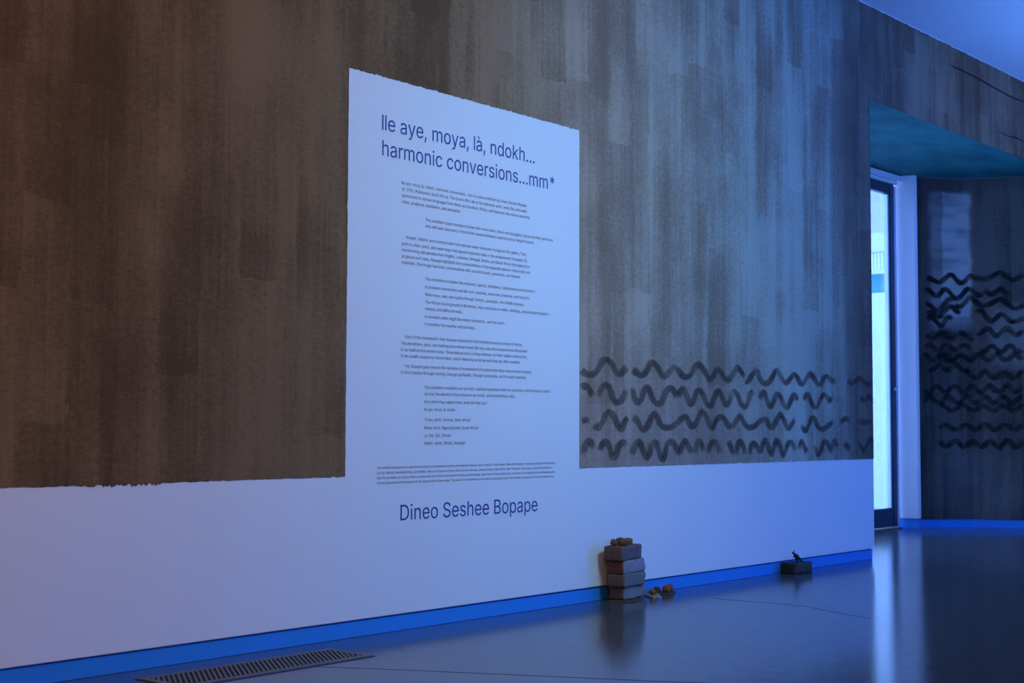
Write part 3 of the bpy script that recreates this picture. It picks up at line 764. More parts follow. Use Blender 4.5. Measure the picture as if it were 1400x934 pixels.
    'S': [447,[[224,-9,9999,168,-9,128,9,9999,87,27,64,60,9999,41,93,38,137,104,137,9999,107,107,123,88,9999,140,68,166,59,9999,193,49,224,49,9999,258,49,286,60,9999,313,71,329,92,9999,346,112,346,139,9999,346,164,332,179,9999,319,194,296,205,245,222,184,239,9999,121,257,86,289,9999,52,322,52,372,9999,52,416,75,448,9999,98,480,138,498,9999,177,516,227,516,9999,278,516,316,498,9999,355,480,377,449,9999,399,418,401,378,337,378,9999,333,416,302,437,9999,271,459,225,459,9999,192,459,167,448,9999,142,437,129,418,9999,115,399,115,376,9999,115,350,131,334,9999,147,318,169,308,212,293,264,279,312,264,9999,337,254,359,238,9999,381,222,395,198,9999,408,173,408,139,9999,408,97,386,64,9999,365,30,323,11,9999,282,-9]]],
    'T': [449,[[32,452,32,509,417,509,417,452,257,452,257,0,193,0,193,452]]],
    'U': [517,[[259,-8,9999,199,-8,154,15,9999,109,39,85,80,9999,60,121,60,173,60,509,124,509,124,178,9999,124,142,141,113,9999,157,84,187,68,9999,217,52,259,52,9999,301,52,331,68,9999,361,84,377,113,9999,393,142,393,178,393,509,457,509,457,173,9999,457,121,433,80,9999,408,39,363,15,9999,319,-8]]],
    'V': [480,[[204,0,16,509,84,509,192,206,215,137,248,31,235,31,267,138,290,206,395,509,463,509,278,0]]],
    'W': [686,[[155,0,16,509,82,509,163,196,175,145,187,94,197,40,189,40,200,94,211,145,224,196,306,509,380,509,462,196,474,145,486,94,497,40,488,40,499,94,510,145,523,196,603,509,670,509,530,0,455,0,368,323,351,391,336,475,350,475,335,395,318,323,230,0]]],
    'Y': [472,[[203,0,203,208,16,509,91,509,192,344,222,292,250,230,224,230,251,293,280,344,381,509,455,509,268,208,268,0]]],
    'a': [389,[[160,-9,9999,124,-9,94,5,9999,65,18,48,45,9999,30,71,30,108,9999,30,141,43,161,9999,56,181,78,193,9999,99,205,125,211,178,220,234,227,9999,255,229,265,235,9999,276,241,276,255,276,257,9999,276,280,267,297,9999,258,313,240,322,9999,222,331,196,331,9999,169,331,149,322,9999,130,314,118,301,9999,105,288,100,274,41,291,9999,54,326,79,346,9999,103,366,133,375,9999,163,384,194,384,9999,214,384,239,379,9999,264,374,286,360,9999,308,347,322,320,9999,337,294,337,251,337,0,277,0,277,52,272,52,9999,266,39,252,25,9999,238,11,215,1,9999,193,-9],[170,45,9999,205,45,228,59,9999,251,72,263,93,9999,276,114,276,138,276,190,9999,272,185,259,182,231,176,200,171,175,168,134,159,9999,115,152,103,139,9999,92,127,92,105,9999,92,85,102,72,9999,112,59,130,52,9999,147,45]]],
    'b': [424,[[229,-8,9999,195,-8,172,4,9999,150,16,138,31,118,59,112,59,112,0,53,0,53,509,114,509,114,319,118,319,137,346,9999,150,361,171,373,9999,193,384,229,384,9999,277,384,313,361,9999,349,337,370,293,9999,390,249,390,189,9999,390,129,370,84,9999,350,40,313,16,9999,277,-8],[220,47,9999,255,47,279,66,9999,304,84,316,117,9999,328,149,328,189,9999,328,229,316,261,9999,304,293,280,311,9999,256,330,220,330,9999,185,330,161,312,9999,137,294,125,263,9999,113,231,113,189,9999,113,147,125,115,9999,138,83,162,65,9999,186,47]]],
    'c': [396,[[207,-8,9999,156,-8,117,16,9999,78,41,56,85,9999,34,129,34,187,9999,34,247,56,291,9999,78,335,117,360,9999,156,384,207,384,9999,235,384,260,377,9999,285,370,305,356,9999,325,342,340,322,9999,354,302,362,277,303,262,9999,299,277,290,289,9999,282,301,270,311,9999,258,320,242,325,9999,226,330,207,330,9999,170,330,145,310,9999,121,291,108,258,9999,96,226,96,187,9999,96,150,108,117,9999,121,85,145,66,9999,170,46,207,46,9999,227,46,243,52,9999,258,57,271,66,9999,283,75,292,89,9999,300,102,304,117,363,102,9999,356,76,341,56,9999,327,36,306,21,9999,286,7,261,-1,9999,236,-8]]],
    'd': [424,[[195,-8,9999,148,-8,111,16,9999,75,40,55,84,9999,34,129,34,189,9999,34,249,55,293,9999,75,337,112,361,9999,148,384,196,384,9999,231,384,253,373,9999,275,361,287,346,306,319,311,319,311,509,372,509,372,0,313,0,313,59,307,59,287,31,9999,274,16,252,4,9999,230,-8],[205,47,9999,239,47,263,65,9999,287,83,299,115,9999,312,147,312,189,9999,312,231,300,263,9999,287,294,263,312,9999,239,330,205,330,9999,169,330,145,311,9999,121,293,108,261,9999,96,229,96,189,9999,96,149,109,117,9999,121,84,145,66,9999,169,47]]],
    'e': [404,[[212,-8,9999,157,-8,117,16,9999,77,41,56,85,9999,34,129,34,187,9999,34,245,55,290,9999,76,334,115,359,9999,154,384,205,384,9999,236,384,266,374,9999,295,364,319,341,9999,343,318,357,282,9999,371,245,371,194,371,169,96,169,9999,97,133,110,106,9999,125,77,151,61,9999,177,46,212,46,9999,235,46,254,53,9999,272,59,285,73,9999,299,86,306,105,365,91,9999,356,61,335,39,9999,314,17,283,4,9999,251,-8],[97,221,310,221,9999,309,243,298,269,9999,286,297,263,314,9999,239,330,205,330,9999,171,330,146,313,9999,122,297,109,270]]],
    'f': [254,[[228,379,228,327,6,327,6,379],[81,0,81,432,9999,81,464,96,486,9999,111,508,135,519,9999,160,530,187,530,222,527,243,521,227,468,215,472,195,474,9999,167,474,154,460,9999,142,446,142,419,142,0]]],
    'g': [425,[[207,-151,9999,165,-151,134,-140,9999,103,-129,82,-110,9999,62,-91,51,-69,101,-41,122,-66,9999,134,-79,154,-88,9999,175,-97,207,-97,9999,253,-97,282,-75,9999,311,-53,311,-6,311,68,306,68,287,41,9999,274,27,252,16,9999,230,5,195,5,9999,149,5,113,27,9999,76,48,55,90,9999,34,132,34,191,9999,34,250,55,293,9999,76,337,112,361,9999,149,384,196,384,9999,231,384,253,373,9999,276,361,288,346,308,319,313,319,313,379,372,379,372,-9,9999,372,-58,350,-90,9999,328,-121,291,-136,9999,253,-151],[205,59,9999,240,59,264,75,9999,287,91,300,121,9999,312,151,312,193,9999,312,233,300,264,9999,288,295,264,312,9999,240,330,205,330,9999,169,330,145,312,9999,121,293,109,262,9999,96,231,96,193,9999,96,153,109,123,9999,121,93,145,76,9999,170,59]]],
    'h': [410,[[114,227,114,0,53,0,53,509,114,509,114,287,102,287,9999,120,340,152,362,9999,184,384,227,384,9999,266,384,295,369,9999,324,353,341,321,9999,357,289,357,240,357,0,296,0,296,235,9999,296,280,273,304,9999,250,329,210,329,9999,183,329,161,317,9999,139,306,126,283,9999,114,260]]],
    'i': [167,[[53,0,53,379,114,379,114,0],[84,443,9999,66,443,54,455,9999,41,466,41,483,9999,41,500,54,512,9999,66,524,84,524,9999,101,524,114,512,9999,126,500,126,483,9999,126,466,114,455,9999,101,443]]],
    'j': [167,[[53,379,114,379,114,-30,9999,114,-65,102,-90,9999,89,-116,65,-129,9999,40,-143,4,-143,-10,-143,-10,-87,2,-87,9999,28,-87,40,-72,9999,53,-57,53,-29],[83,443,9999,66,443,53,455,9999,41,466,41,483,9999,41,500,53,512,9999,66,524,83,524,9999,101,524,114,512,9999,126,500,126,483,9999,126,466,114,455,9999,101,443]]],
    'k': [381,[[110,137,110,212,121,212,284,379,360,379,184,199,177,199],[53,0,53,509,114,509,114,0],[294,0,148,186,191,229,372,0]]],
    'l': [141,[[40,0,40,509,101,509,101,0]]],
    'm': [610,[[53,0,53,379,112,379,112,295,108,295,9999,115,326,132,346,9999,150,366,172,376,9999,195,386,219,386,9999,261,386,287,361,9999,313,335,321,295,312,295,9999,319,323,337,343,9999,355,364,381,375,9999,406,386,437,386,9999,470,386,497,372,9999,524,357,541,328,9999,557,299,557,255,557,0,496,0,496,254,9999,496,295,473,313,9999,449,330,419,330,9999,393,330,374,320,9999,355,309,345,290,9999,335,271,335,247,335,0,274,0,274,260,9999,274,292,253,311,9999,232,330,199,330,9999,177,330,158,320,9999,138,310,126,289,9999,114,269,114,238,114,0]]],
    'n': [410,[[114,227,114,0,53,0,53,379,112,379,112,287,102,287,9999,120,340,152,362,9999,184,384,227,384,9999,266,384,295,369,9999,324,353,341,321,9999,357,289,357,240,357,0,296,0,296,235,9999,296,280,273,304,9999,250,329,210,329,9999,183,329,161,317,9999,139,306,126,283,9999,114,260]]],
    'o': [415,[[207,-8,9999,156,-8,117,16,9999,78,41,56,85,9999,34,129,34,187,9999,34,247,56,291,9999,78,335,117,360,9999,156,384,207,384,9999,259,384,299,360,9999,338,335,359,291,9999,381,247,381,187,9999,381,129,359,85,9999,338,41,299,16,9999,259,-8],[207,46,9999,245,46,270,66,9999,295,85,307,117,9999,319,150,319,187,9999,319,226,307,258,9999,295,291,270,310,9999,245,330,207,330,9999,170,330,145,310,9999,121,291,108,258,9999,96,226,96,187,9999,96,150,108,117,9999,121,85,145,66,9999,170,46]]],
    'p': [424,[[53,-143,53,379,112,379,112,319,118,319,137,346,9999,150,361,171,373,9999,193,384,229,384,9999,277,384,313,361,9999,349,337,370,293,9999,390,249,390,189,9999,390,129,370,84,9999,350,40,313,16,9999,277,-8,229,-8,9999,195,-8,173,4,9999,151,16,138,31,118,59,114,59,114,-143],[220,47,9999,255,47,279,66,9999,304,84,316,117,9999,328,149,328,189,9999,328,229,316,261,9999,304,293,280,311,9999,256,330,220,330,9999,185,330,161,312,9999,137,294,125,263,9999,113,231,113,189,9999,113,147,125,115,9999,138,83,162,65,9999,186,47]]],
    'r': [259,[[53,0,53,379,112,379,112,321,115,321,9999,126,350,152,367,9999,179,385,213,385,229,384,243,384,243,322,230,324,207,326,9999,180,326,159,315,9999,138,304,126,284,9999,114,264,114,237,114,0]]],
    's': [365,[[182,-8,9999,143,-8,112,3,9999,82,15,62,38,9999,42,61,36,94,94,107,9999,101,75,124,60,9999,147,45,181,45,9999,221,45,244,62,9999,268,79,268,103,9999,268,123,254,136,9999,240,149,212,155,149,170,9999,98,182,72,208,9999,47,234,47,274,9999,47,307,65,332,9999,83,356,115,370,9999,147,384,187,384,9999,226,384,254,372,9999,282,361,299,339,9999,316,318,324,290,268,277,9999,261,299,243,316,9999,224,333,187,333,9999,153,333,131,317,9999,109,301,109,277,9999,109,256,124,243,9999,139,230,172,223,229,209,9999,281,197,306,171,9999,331,146,331,107,9999,331,73,312,47,9999,294,21,260,6,9999,226,-8]]],
    't': [227,[[204,379,204,327,6,327,6,379],[65,471,126,471,126,98,9999,126,73,136,61,9999,146,50,170,50,185,51,202,54,213,2,192,-3,168,-4,9999,119,-4,92,21,9999,65,47,65,93]]],
    'u': [410,[[182,-5,9999,144,-5,115,11,9999,86,27,69,59,9999,53,91,53,139,53,379,114,379,114,144,9999,114,100,137,75,9999,160,50,200,50,9999,227,50,249,62,9999,271,74,283,97,9999,296,120,296,153,296,379,357,379,357,0,298,0,298,92,307,92,9999,290,39,257,17,9999,225,-5]]],
    'v': [389,[[163,0,17,379,84,379,165,155,187,87,206,21,184,21,203,87,224,155,305,379,371,379,226,0]]],
    'w': [567,[[138,0,23,379,87,379,133,214,154,137,175,41,165,41,186,135,206,214,252,379,316,379,362,214,382,136,402,41,391,41,413,135,434,214,480,379,545,379,429,0,368,0,319,172,305,225,291,280,277,338,291,338,277,280,263,225,248,172,199,0]]],
    'x': [379,[[21,0,171,218,171,171,29,379,100,379,147,306,179,253,207,206,175,206,202,253,233,306,282,379,352,379,209,169,209,214,358,0,287,0,231,85,200,136,173,182,205,182,178,136,148,85,91,0]]],
    'y': [389,[[47,-139,61,-86,71,-87,9999,89,-91,104,-89,9999,118,-86,130,-74,9999,142,-61,151,-36,163,-1,17,379,84,379,165,155,187,87,206,21,184,21,202,87,224,155,305,379,371,379,204,-58,9999,193,-88,177,-107,9999,160,-126,139,-136,9999,118,-145,91,-145,65,-143]]],
    'z': [380,[[42,0,42,46,254,320,254,323,48,323,48,379,333,379,333,331,126,60,126,56,339,56,339,0]]],
    'à': [389,[[160,-9,9999,124,-9,94,5,9999,65,18,48,45,9999,30,71,30,108,9999,30,141,43,161,9999,56,181,78,193,9999,99,205,125,211,178,220,234,227,9999,255,229,265,235,9999,276,241,276,255,276,257,9999,276,280,267,297,9999,258,313,240,322,9999,222,331,196,331,9999,169,331,149,322,9999,130,314,118,301,9999,105,288,100,274,41,291,9999,54,326,79,346,9999,103,366,133,375,9999,163,384,194,384,9999,214,384,239,379,9999,264,374,286,360,9999,308,347,322,320,9999,337,294,337,251,337,0,277,0,277,52,272,52,9999,266,39,252,25,9999,238,11,215,1,9999,193,-9],[170,45,9999,205,45,228,59,9999,251,72,263,93,9999,276,114,276,138,276,190,9999,272,185,259,182,231,176,200,171,175,168,134,159,9999,115,152,103,139,9999,92,127,92,105,9999,92,85,102,72,9999,112,59,130,52,9999,147,45],[165,429,99,529,168,529,215,429]]],
    '—': [699,[[699,244,699,188,0,188,0,244]]],
    '‘': [177,[[52,318,104,509,151,509,121,318]]],
    '’': [177,[[52,318,82,509,151,509,98,318]]],
    '…': [588,[[98,-4,9999,79,-4,66,9,9999,52,22,52,41,9999,52,60,66,73,9999,79,87,98,87,9999,117,87,130,73,9999,144,60,144,41,9999,144,22,130,9,9999,117,-4],[294,-4,9999,275,-4,262,9,9999,248,22,248,41,9999,248,60,262,73,9999,275,87,294,87,9999,313,87,326,73,9999,340,60,340,41,9999,340,22,326,9,9999,313,-4],[490,-4,9999,471,-4,458,9,9999,445,22,445,41,9999,445,60,458,73,9999,471,87,490,87,9999,509,87,523,73,9999,536,60,536,41,9999,536,22,523,9,9999,509,-4]]],
}
LINES = [
    ('Ile aye, moya, là, ndokh…', 4.391, 5.463, 2.2047, 'T'),
    ('harmonic conversions…mm*', 4.392, 5.626, 2.0907, 'T'),
    ('Dineo Seshee Bopape', 4.521, 5.488, 0.4839, 'N'),
    ('Ile aye, moya, là, ndokh…harmonic conversions…mm is a solo exhibition by Dineo Seshee Bopape', 4.521, 5.396, 1.9791, 'B0'),
    ('(b. 1981, Polokwane, South Africa). The show’s title calls to the elements: earth, wind, fire, and water…', 4.522, 5.412, 1.9508, 'B0'),
    ('summoned in various languages from West and Southern Africa, and features new works spanning', 4.522, 5.418, 1.9226, 'B0'),
    ('video, sculpture, installation, and animation.', 4.522, 4.915, 1.8943, 'B0'),
    ('This exhibition pays homage to those who were taken, those who struggled, those who fled, and those', 4.675, 5.602, 1.8285, 'B1'),
    ('who still seek sanctuary in the liminal spaces between captivity and an illegal freedom.', 4.675, 5.458, 1.8004, 'B1'),
    ('Images, objects, and sounds made from soil and water resonate throughout this gallery. They', 4.551, 5.393, 1.737, 'B2'),
    ('point to cities, ports, and waterways that played important roles in the enslavement of people. By', 4.523, 5.4, 1.7059, 'B2'),
    ('transforming soil samples from Virginia, Louisiana, Senegal, Ghana, and South Africa into material for', 4.524, 5.42, 1.6781, 'B2'),
    ('sculpture and video, Bopape highlights the connectedness of the disparate places—historically and', 4.524, 5.423, 1.6496, 'B2'),
    ('materially. She forges harmonic conversations with ancestral pasts, presences, and futures.', 4.524, 5.351, 1.6218, 'B2'),
    ('This exhibition considers the enslaved, captors, facilitators, collaborators and ancestors:', 4.676, 5.465, 1.5593, 'B3'),
    ('It considers connections and dis-con-nections…branches, breeches, and horizons:', 4.676, 5.42, 1.5227, 'B4'),
    ('Waterways, way-ward paths through forests…passages…the middle passage…', 4.676, 5.387, 1.4885, 'B5'),
    ('The African burial ground in Richmond, days and days on water…landings…dreams and navigation…', 4.676, 5.586, 1.4539, 'B6'),
    ('memory and willful amnesia…', 4.676, 4.937, 1.424, 'B6'),
    ('It considers what might the waters remember…and the earth…', 4.676, 5.241, 1.3881, 'B7'),
    ('It considers the weather and journeys…', 4.676, 5.028, 1.3543, 'B8'),
    ('Each of the transatlantic sites Bopape explored for this exhibition expose crimes of history.', 4.549, 5.368, 1.2904, 'B9'),
    ('The plantations, ports, and trading posts where human life was sold and consumed are still evident', 4.523, 5.403, 1.2605, 'B9'),
    ('in our built environments today. Those places carry a living memory—in their visible construction,', 4.523, 5.401, 1.2322, 'B9'),
    ('in the wealth created by forced labor, and in festering social wounds that are often masked.', 4.524, 5.349, 1.204, 'B9'),
    ('Yet, Bopape goes beyond the narrative of enslavement to explore the many ways people escaped', 4.549, 5.434, 1.1597, 'B10'),
    ('to find freedom through running, through spirituality, through community, and through creativity.', 4.523, 5.396, 1.1312, 'B10'),
    ('This exhibition considers our survival: a spiritual negotiation with our ancestors, with the land on which', 4.675, 5.585, 1.0677, 'B11'),
    ('we live, the elements that compose our world…and something(s) else…', 4.675, 5.32, 1.0381, 'B11'),
    ('And when they called home, what did they say?', 4.675, 5.108, 1.0025, 'B12'),
    ('Ile aye, moya, là, ndokh…', 4.675, 4.898, 0.9682, 'B13'),
    ('*Il aye, earth, (Yoruba, West Africa)', 4.674, 4.987, 0.9215, 'I14'),
    ('Moya, wind, (Nguni/Sepedi, South Africa)', 4.674, 5.045, 0.8853, 'I15'),
    ('La, fire, (Ga, Ghana)', 4.674, 4.854, 0.8504, 'I16'),
    ('Ndokh, water, (Wolof, Senegal)', 4.674, 4.951, 0.8156, 'I17'),
    ('This exhibition was generously supported by luminous strong Beautiful ancestors, New Material Company, Solen, Prospect 5, New Orleans, Menschel Foundation, Virginia Special Places to Molly Brooks,', 4.382, 5.626, 0.7128, 'C'),
    ('Lily Cox-Richard, Montabella Mosti, Joy McMillan, Marcus & Jorgensen, Steven DeCurtis, Bryn Edwards, Jeremy Arrington, Alice French, Allen Townsend, Tony Brown, Julie and Paul Whiteand,', 4.382, 5.596, 0.6906, 'C'),
    ('Dana Cowen Wilkins and Quinten Wilkins, Brooke Inman and VCUarts Department of Painting and Printmaking, Gabriel Grant’s Clay Ground Studio, Kristi Bunch, ‘Storycasting’ Library of Medical Reports,', 4.382, 5.621, 0.6685, 'C'),
    ('VCUarts Department of Photography and Film, Roanoke Ranch, New energy. The waters of Colonial Islands and the spirit of Candy Green Lands. The exhibition is curated by ICA Curator Amber Esseiva.', 4.382, 5.613, 0.647, 'C'),
]


def contour(c, res):
    pts, i, items = [], 0, []
    while i < len(c):
        if c[i] == 9999:
            items.append(('c', c[i + 1], c[i + 2])); i += 3
        else:
            items.append(('p', c[i], c[i + 1])); i += 2
    n = len(items)
    for k in range(n):
        t, x, y = items[k]
        if t == 'p':
            pts.append((x, y))
        else:
            p, q = items[k - 1], items[(k + 1) % n]
            for s in range(1, res):
                u = s / res
                pts.append(((1 - u) ** 2 * p[1] + 2 * u * (1 - u) * x + u * u * q[1], (1 - u) ** 2 * p[2] + 2 * u * (1 - u) * y + u * u * q[2]))
    return pts


def area2(p):
    return sum(p[i - 1][0] * p[i][1] - p[i][0] * p[i - 1][1] for i in range(len(p)))


CACHE = {}
def glyph(ch, res):
    if (ch, res) in CACHE:
        return CACHE[ch, res]
    cs = [contour(c, res) for c in GLYPHS[ch][1]]
    cs = [c for c in cs if len(c) > 2]
    vs, fs = [], []
    if cs:
        big = max(cs, key=lambda c: abs(area2(c)))
        sgn = 1 if area2(big) > 0 else -1
        for o in [c for c in cs if area2(c) * sgn > 0]:
            x0, x1 = min(p[0] for p in o), max(p[0] for p in o)
            y0, y1 = min(p[1] for p in o), max(p[1] for p in o)
            holes = [c for c in cs if area2(c) * sgn < 0 and x0 <= min(p[0] for p in c) and max(p[0] for p in c) <= x1 and y0 <= min(p[1] for p in c) and max(p[1] for p in c) <= y1]
            polys = [o] + holes
            b = len(vs)
            for q in polys:
                vs += q
            for t in tessellate_polygon([[Vector((x, y, 0)) for x, y in q] for q in polys]):
                fs.append(tuple(b + i for i in t))
    CACHE[ch, res] = (vs, fs)
    return vs, fs


def text_mesh(name, lines, size, res, mat, parent):
    """lines: (text, x0, x1, baseline z, slant); vinyl letters 0.6 mm proud of the wall"""
    V, Fc = [], []
    for tx, x0, x1, z, slant in lines:
        adv = sum(GLYPHS[c][0] for c in tx)
        sx = (x1 - x0) / adv
        pen = 0
        for ch in tx:
            vs, fs = glyph(ch, res)
            b = len(V)
            for x, y in vs:
                zz = y * size / 1000
                V.append((x0 + (pen + x) * sx + slant * zz, -0.0008, z + zz))
            Fc += [tuple(b + i for i in f) for f in fs]
            pen += GLYPHS[ch][0]
    me = bpy.data.meshes.new(name)
    me.from_pydata(V, [], Fc)
    me.update()
    flip = [p.index for p in me.polygons if p.normal.y > 0]
    if flip:
        bm = bmesh.new(); bm.from_mesh(me)
        bmesh.ops.reverse_faces(bm, faces=[f for f in bm.faces if f.normal.y > 0])
        bm.to_mesh(me); bm.free()
    return link(name, me, mat, parent)


title = tag(empty('title_lettering', (5.0, 0, 2.09)), 'two-line exhibition title in large dark blue letters at the top of the white panel', 'lettering')
body = tag(empty('wall_text', (5.0, 0, 0.81)), 'small charcoal introductory text in staggered paragraphs down the middle of the white panel', 'lettering')
credit = tag(empty('credit_lines', (5.0, 0, 0.64)), 'four lines of tiny charcoal credit text below the panel text, above the large name', 'lettering')
artist = tag(empty('name_lettering', (5.0, 0, 0.48)), 'single large dark blue name lettered low on the white wall under the credits', 'lettering')


def keep(o, root):
    o.location = -root.location
    return o
paras = {}
for tx, x0, x1, z, st in LINES:
    paras.setdefault(st, []).append((tx, x0, x1, z, 0.2 if st[0] == 'I' else 0))
for st, ls in paras.items():
    if st in 'TN':
        root = title if st == 'T' else artist
        for tx, x0, x1, z, sl in ls:
            adv = sum(GLYPHS[c][0] for c in tx)
            at = 0
            for wd in tx.split(' '):
                wa = sum(GLYPHS[c][0] for c in wd)
                sx = (x1 - x0) / adv
                keep(text_mesh('word', [(wd, x0 + at * sx, x0 + (at + wa) * sx, z, 0)], 0.1332, 7, M['ink'], root), root)
                at += wa + GLYPHS[' '][0]
    elif st == 'C':
        for l in ls:
            keep(text_mesh('credit_line', [l], 0.0195, 2, M['body_ink'], credit), credit)
    else:
        keep(text_mesh('paragraph', ls, 0.0282, 2, M['body_ink'], body), body)

# ------------------------------------------------------------------ floor grille and floor joints
vent = tag(empty('floor_grille', (3.06, -0.15, 0)), 'long grey metal floor grille with slanted bars beside the baseboard', 'vent')
VX0, VX1, VY0, VY1 = 0.0, 0.915, 0.0, -0.258
bm = bmesh.new()
b = 0.028
add_box(bm, VX0, VX1, VY0 - b, VY0, 0.0, 0.005)
add_box(bm, VX0, VX1, VY1, VY1 + b, 0.0, 0.005)
add_box(bm, VX0, VX0 + b, VY1 + b, VY0 - b, 0.0, 0.005)
add_box(bm, VX1 - b, VX1, VY1 + b, VY0 - b, 0.0, 0.005)
bmesh.ops.recalc_face_normals(bm, faces=bm.faces)
from_bm('frame', bm, M['vent'], vent)
box('pan', VX0 + b, VX1 - b, VY1 + b, VY0 - b, 0.0004, 0.0012, M['pit'], vent)  # dark plate on the floor stands in for the shade in the duct
bm = bmesh.new()
e = 0.007
for x0, x1, y0, y1 in ((VX0 - e, VX1 + e, VY0, VY0 + e), (VX0 - e, VX1 + e, VY1 - e, VY1), (VX0 - e, VX0, VY1, VY0), (VX1, VX1 + e, VY1, VY0)):
    add_box(bm, x0, x1, y0, y1, 0.0, 0.001)
from_bm('sealant_rim', bm, M['joint'], vent)
ix0, ix1, iy0, iy1 = VX0 + b, VX1 - b, VY0 - b, VY1 + b
sl = 0.65
tw = 0.010
x = ix0 - 0.0
while x < ix1 + sl * (iy0 - iy1):
    # bar from the wall side (x at iy0) running back to (x - sl*dy at iy1), cut at the frame
    p = []
    t0 = max(0.0, (x - ix1) / (sl * (iy0 - iy1)))
    t1 = min(1.0, (x - ix0) / (sl * (iy0 - iy1)))
    if t1 - t0 > 0.08:
        ya, yb = iy0 + (iy1 - iy0) * t0, iy0 + (iy1 - iy0) * t1
        xa, xb = x - sl * (iy0 - ya), x - sl * (iy0 - yb)
        bm = bmesh.new()
        prism(bm, [(xa - tw / 2, ya), (xa + tw / 2, ya), (xb + tw / 2, yb), (xb - tw / 2, yb)], 0.001, 0.0042)
        from_bm('slat', bm, M['vent'], vent)
    x += 0.0215

fl = bpy.data.objects['floor']
def floor_line(name, pts, w):
    bm = bmesh.new()
    L, R = [], []
    for i, p in enumerate(pts):
        a, b2 = Vector(pts[max(0, i - 1)]), Vector(pts[min(len(pts) - 1, i + 1)])
        d = (b2 - a).normalized()
        L.append((p[0] - d.y * w / 2, p[1] + d.x * w / 2)); R.append((p[0] + d.y * w / 2, p[1] - d.x * w / 2))
    prism(bm, L + R[::-1], 0.0, 0.0006)
    from_bm(name, bm, M['joint'], fl)
floor_line('floor_joint', [(3.66, -0.415), (3.826, -0.712), (4.25, -1.555), (5.6, -4.0)], 0.005)
floor_line('floor_crack', [(6.486, -0.376), (6.49, -0.616), (6.511, -0.732), (6.504, -0.903), (6.395, -1.123), (6.291, -1.367)], 0.003)

# ------------------------------------------------------------------ bricks
def brick(name, loc, yaw, L, Wd, H, mat, seed, tilt=(0, 0), chip=0.004):
    """origin at the lower front-left corner; x = long side, y = towards the wall"""
    bm = bmesh.new()
    add_box(bm, 0, L, 0, Wd, 0, H, 0.007, 2)
    bmesh.ops.subdivide_edges(bm, edges=[e for e in bm.edges if e.calc_length() > 0.05], cuts=4, use_grid_fill=True)
    bmesh.ops.recalc_face_normals(bm, faces=bm.faces)
    for v in bm.verts:
        p = v.co * 22 + Vector((seed * 7.3, 0, 0))
        q = v.co * 70 + Vector((0, seed * 3.1, 0))
        edge = sum(1 for c, m_ in ((v.co.x, L), (v.co.y, Wd), (v.co.z, H)) if c < 0.009 or c > m_ - 0.009)
        k = chip * (1.0 if edge >= 2 else 0.35)
        d = Vector((noise.noise(p), noise.noise(p + Vector((9, 0, 0))), noise.noise(p + Vector((0, 9, 0))))) * k
        d += Vector((noise.noise(q), noise.noise(q + Vector((5, 0, 0))), noise.noise(q + Vector((0, 5, 0))))) * k * 0.5
        if v.co.z < 0.012 or v.co.z > H - 0.012:
            d.z *= 0.3
        v.co += d
        v.co.z = max(0.0, v.co.z)
    o = from_bm(name, bm, mat, None, True)
    o.location = loc
    o.rotation_euler = (math.radians(tilt[0]), math.radians(tilt[1]), math.radians(yaw))
    return o

BR = [
    ((6.050, -0.118, 0.007), 7.0, 0.235, 0.100, 0.068, mat_brick('brick_grey_brown', (0.16, 0.115, 0.085), (0.23, 0.215, 0.20), 0.8, 1), 1, 'grey-brown brick with rough mortar face at the bottom of the four-brick stack', 0.010),
    ((6.020, -0.140, 0.0755), 8.0, 0.238, 0.103, 0.067, mat_brick('brick_brown', (0.16, 0.11, 0.085), (0.19, 0.175, 0.16), 0.6, 2), 2, 'brown brick second from the bottom of the stack, dusted with mortar', 0.009),
    ((6.018, -0.140, 0.143), 8.5, 0.240, 0.100, 0.068, mat_brick('brick_red_mortared', (0.16, 0.065, 0.045), (0.27, 0.265, 0.28), 1.0, 3), 3, 'red-brown brick with a pale mortar-covered side, third from the bottom of the stack', 0.011),
    ((5.992, -0.144, 0.2115), 10.0, 0.238, 0.105, 0.074, mat_brick('brick_dark_purple', (0.15, 0.085, 0.070), (0.15, 0.115, 0.12), 0.5, 4), 4, 'dark purple-brown brick on top of the stack, carrying clay lumps', 0.006),
]
for loc, yaw, L, Wd, H, mt, sd, lab, chip in BR:
    tag(brick('brick', loc, yaw, L, Wd, H, mt, sd, chip=chip), lab, 'brick', 'bricks stacked against the wall')
lone = brick('brick', (7.853, -0.100, 0.0), -2.5, 0.20, 0.100, 0.066, mat_brick('brick_black_brown', (0.050, 0.042, 0.035), (0.075, 0.065, 0.065), 0.5, 6), 6)
tag(lone, 'single dark brick lying on the floor by the baseboard under a toy kangaroo', 'brick')


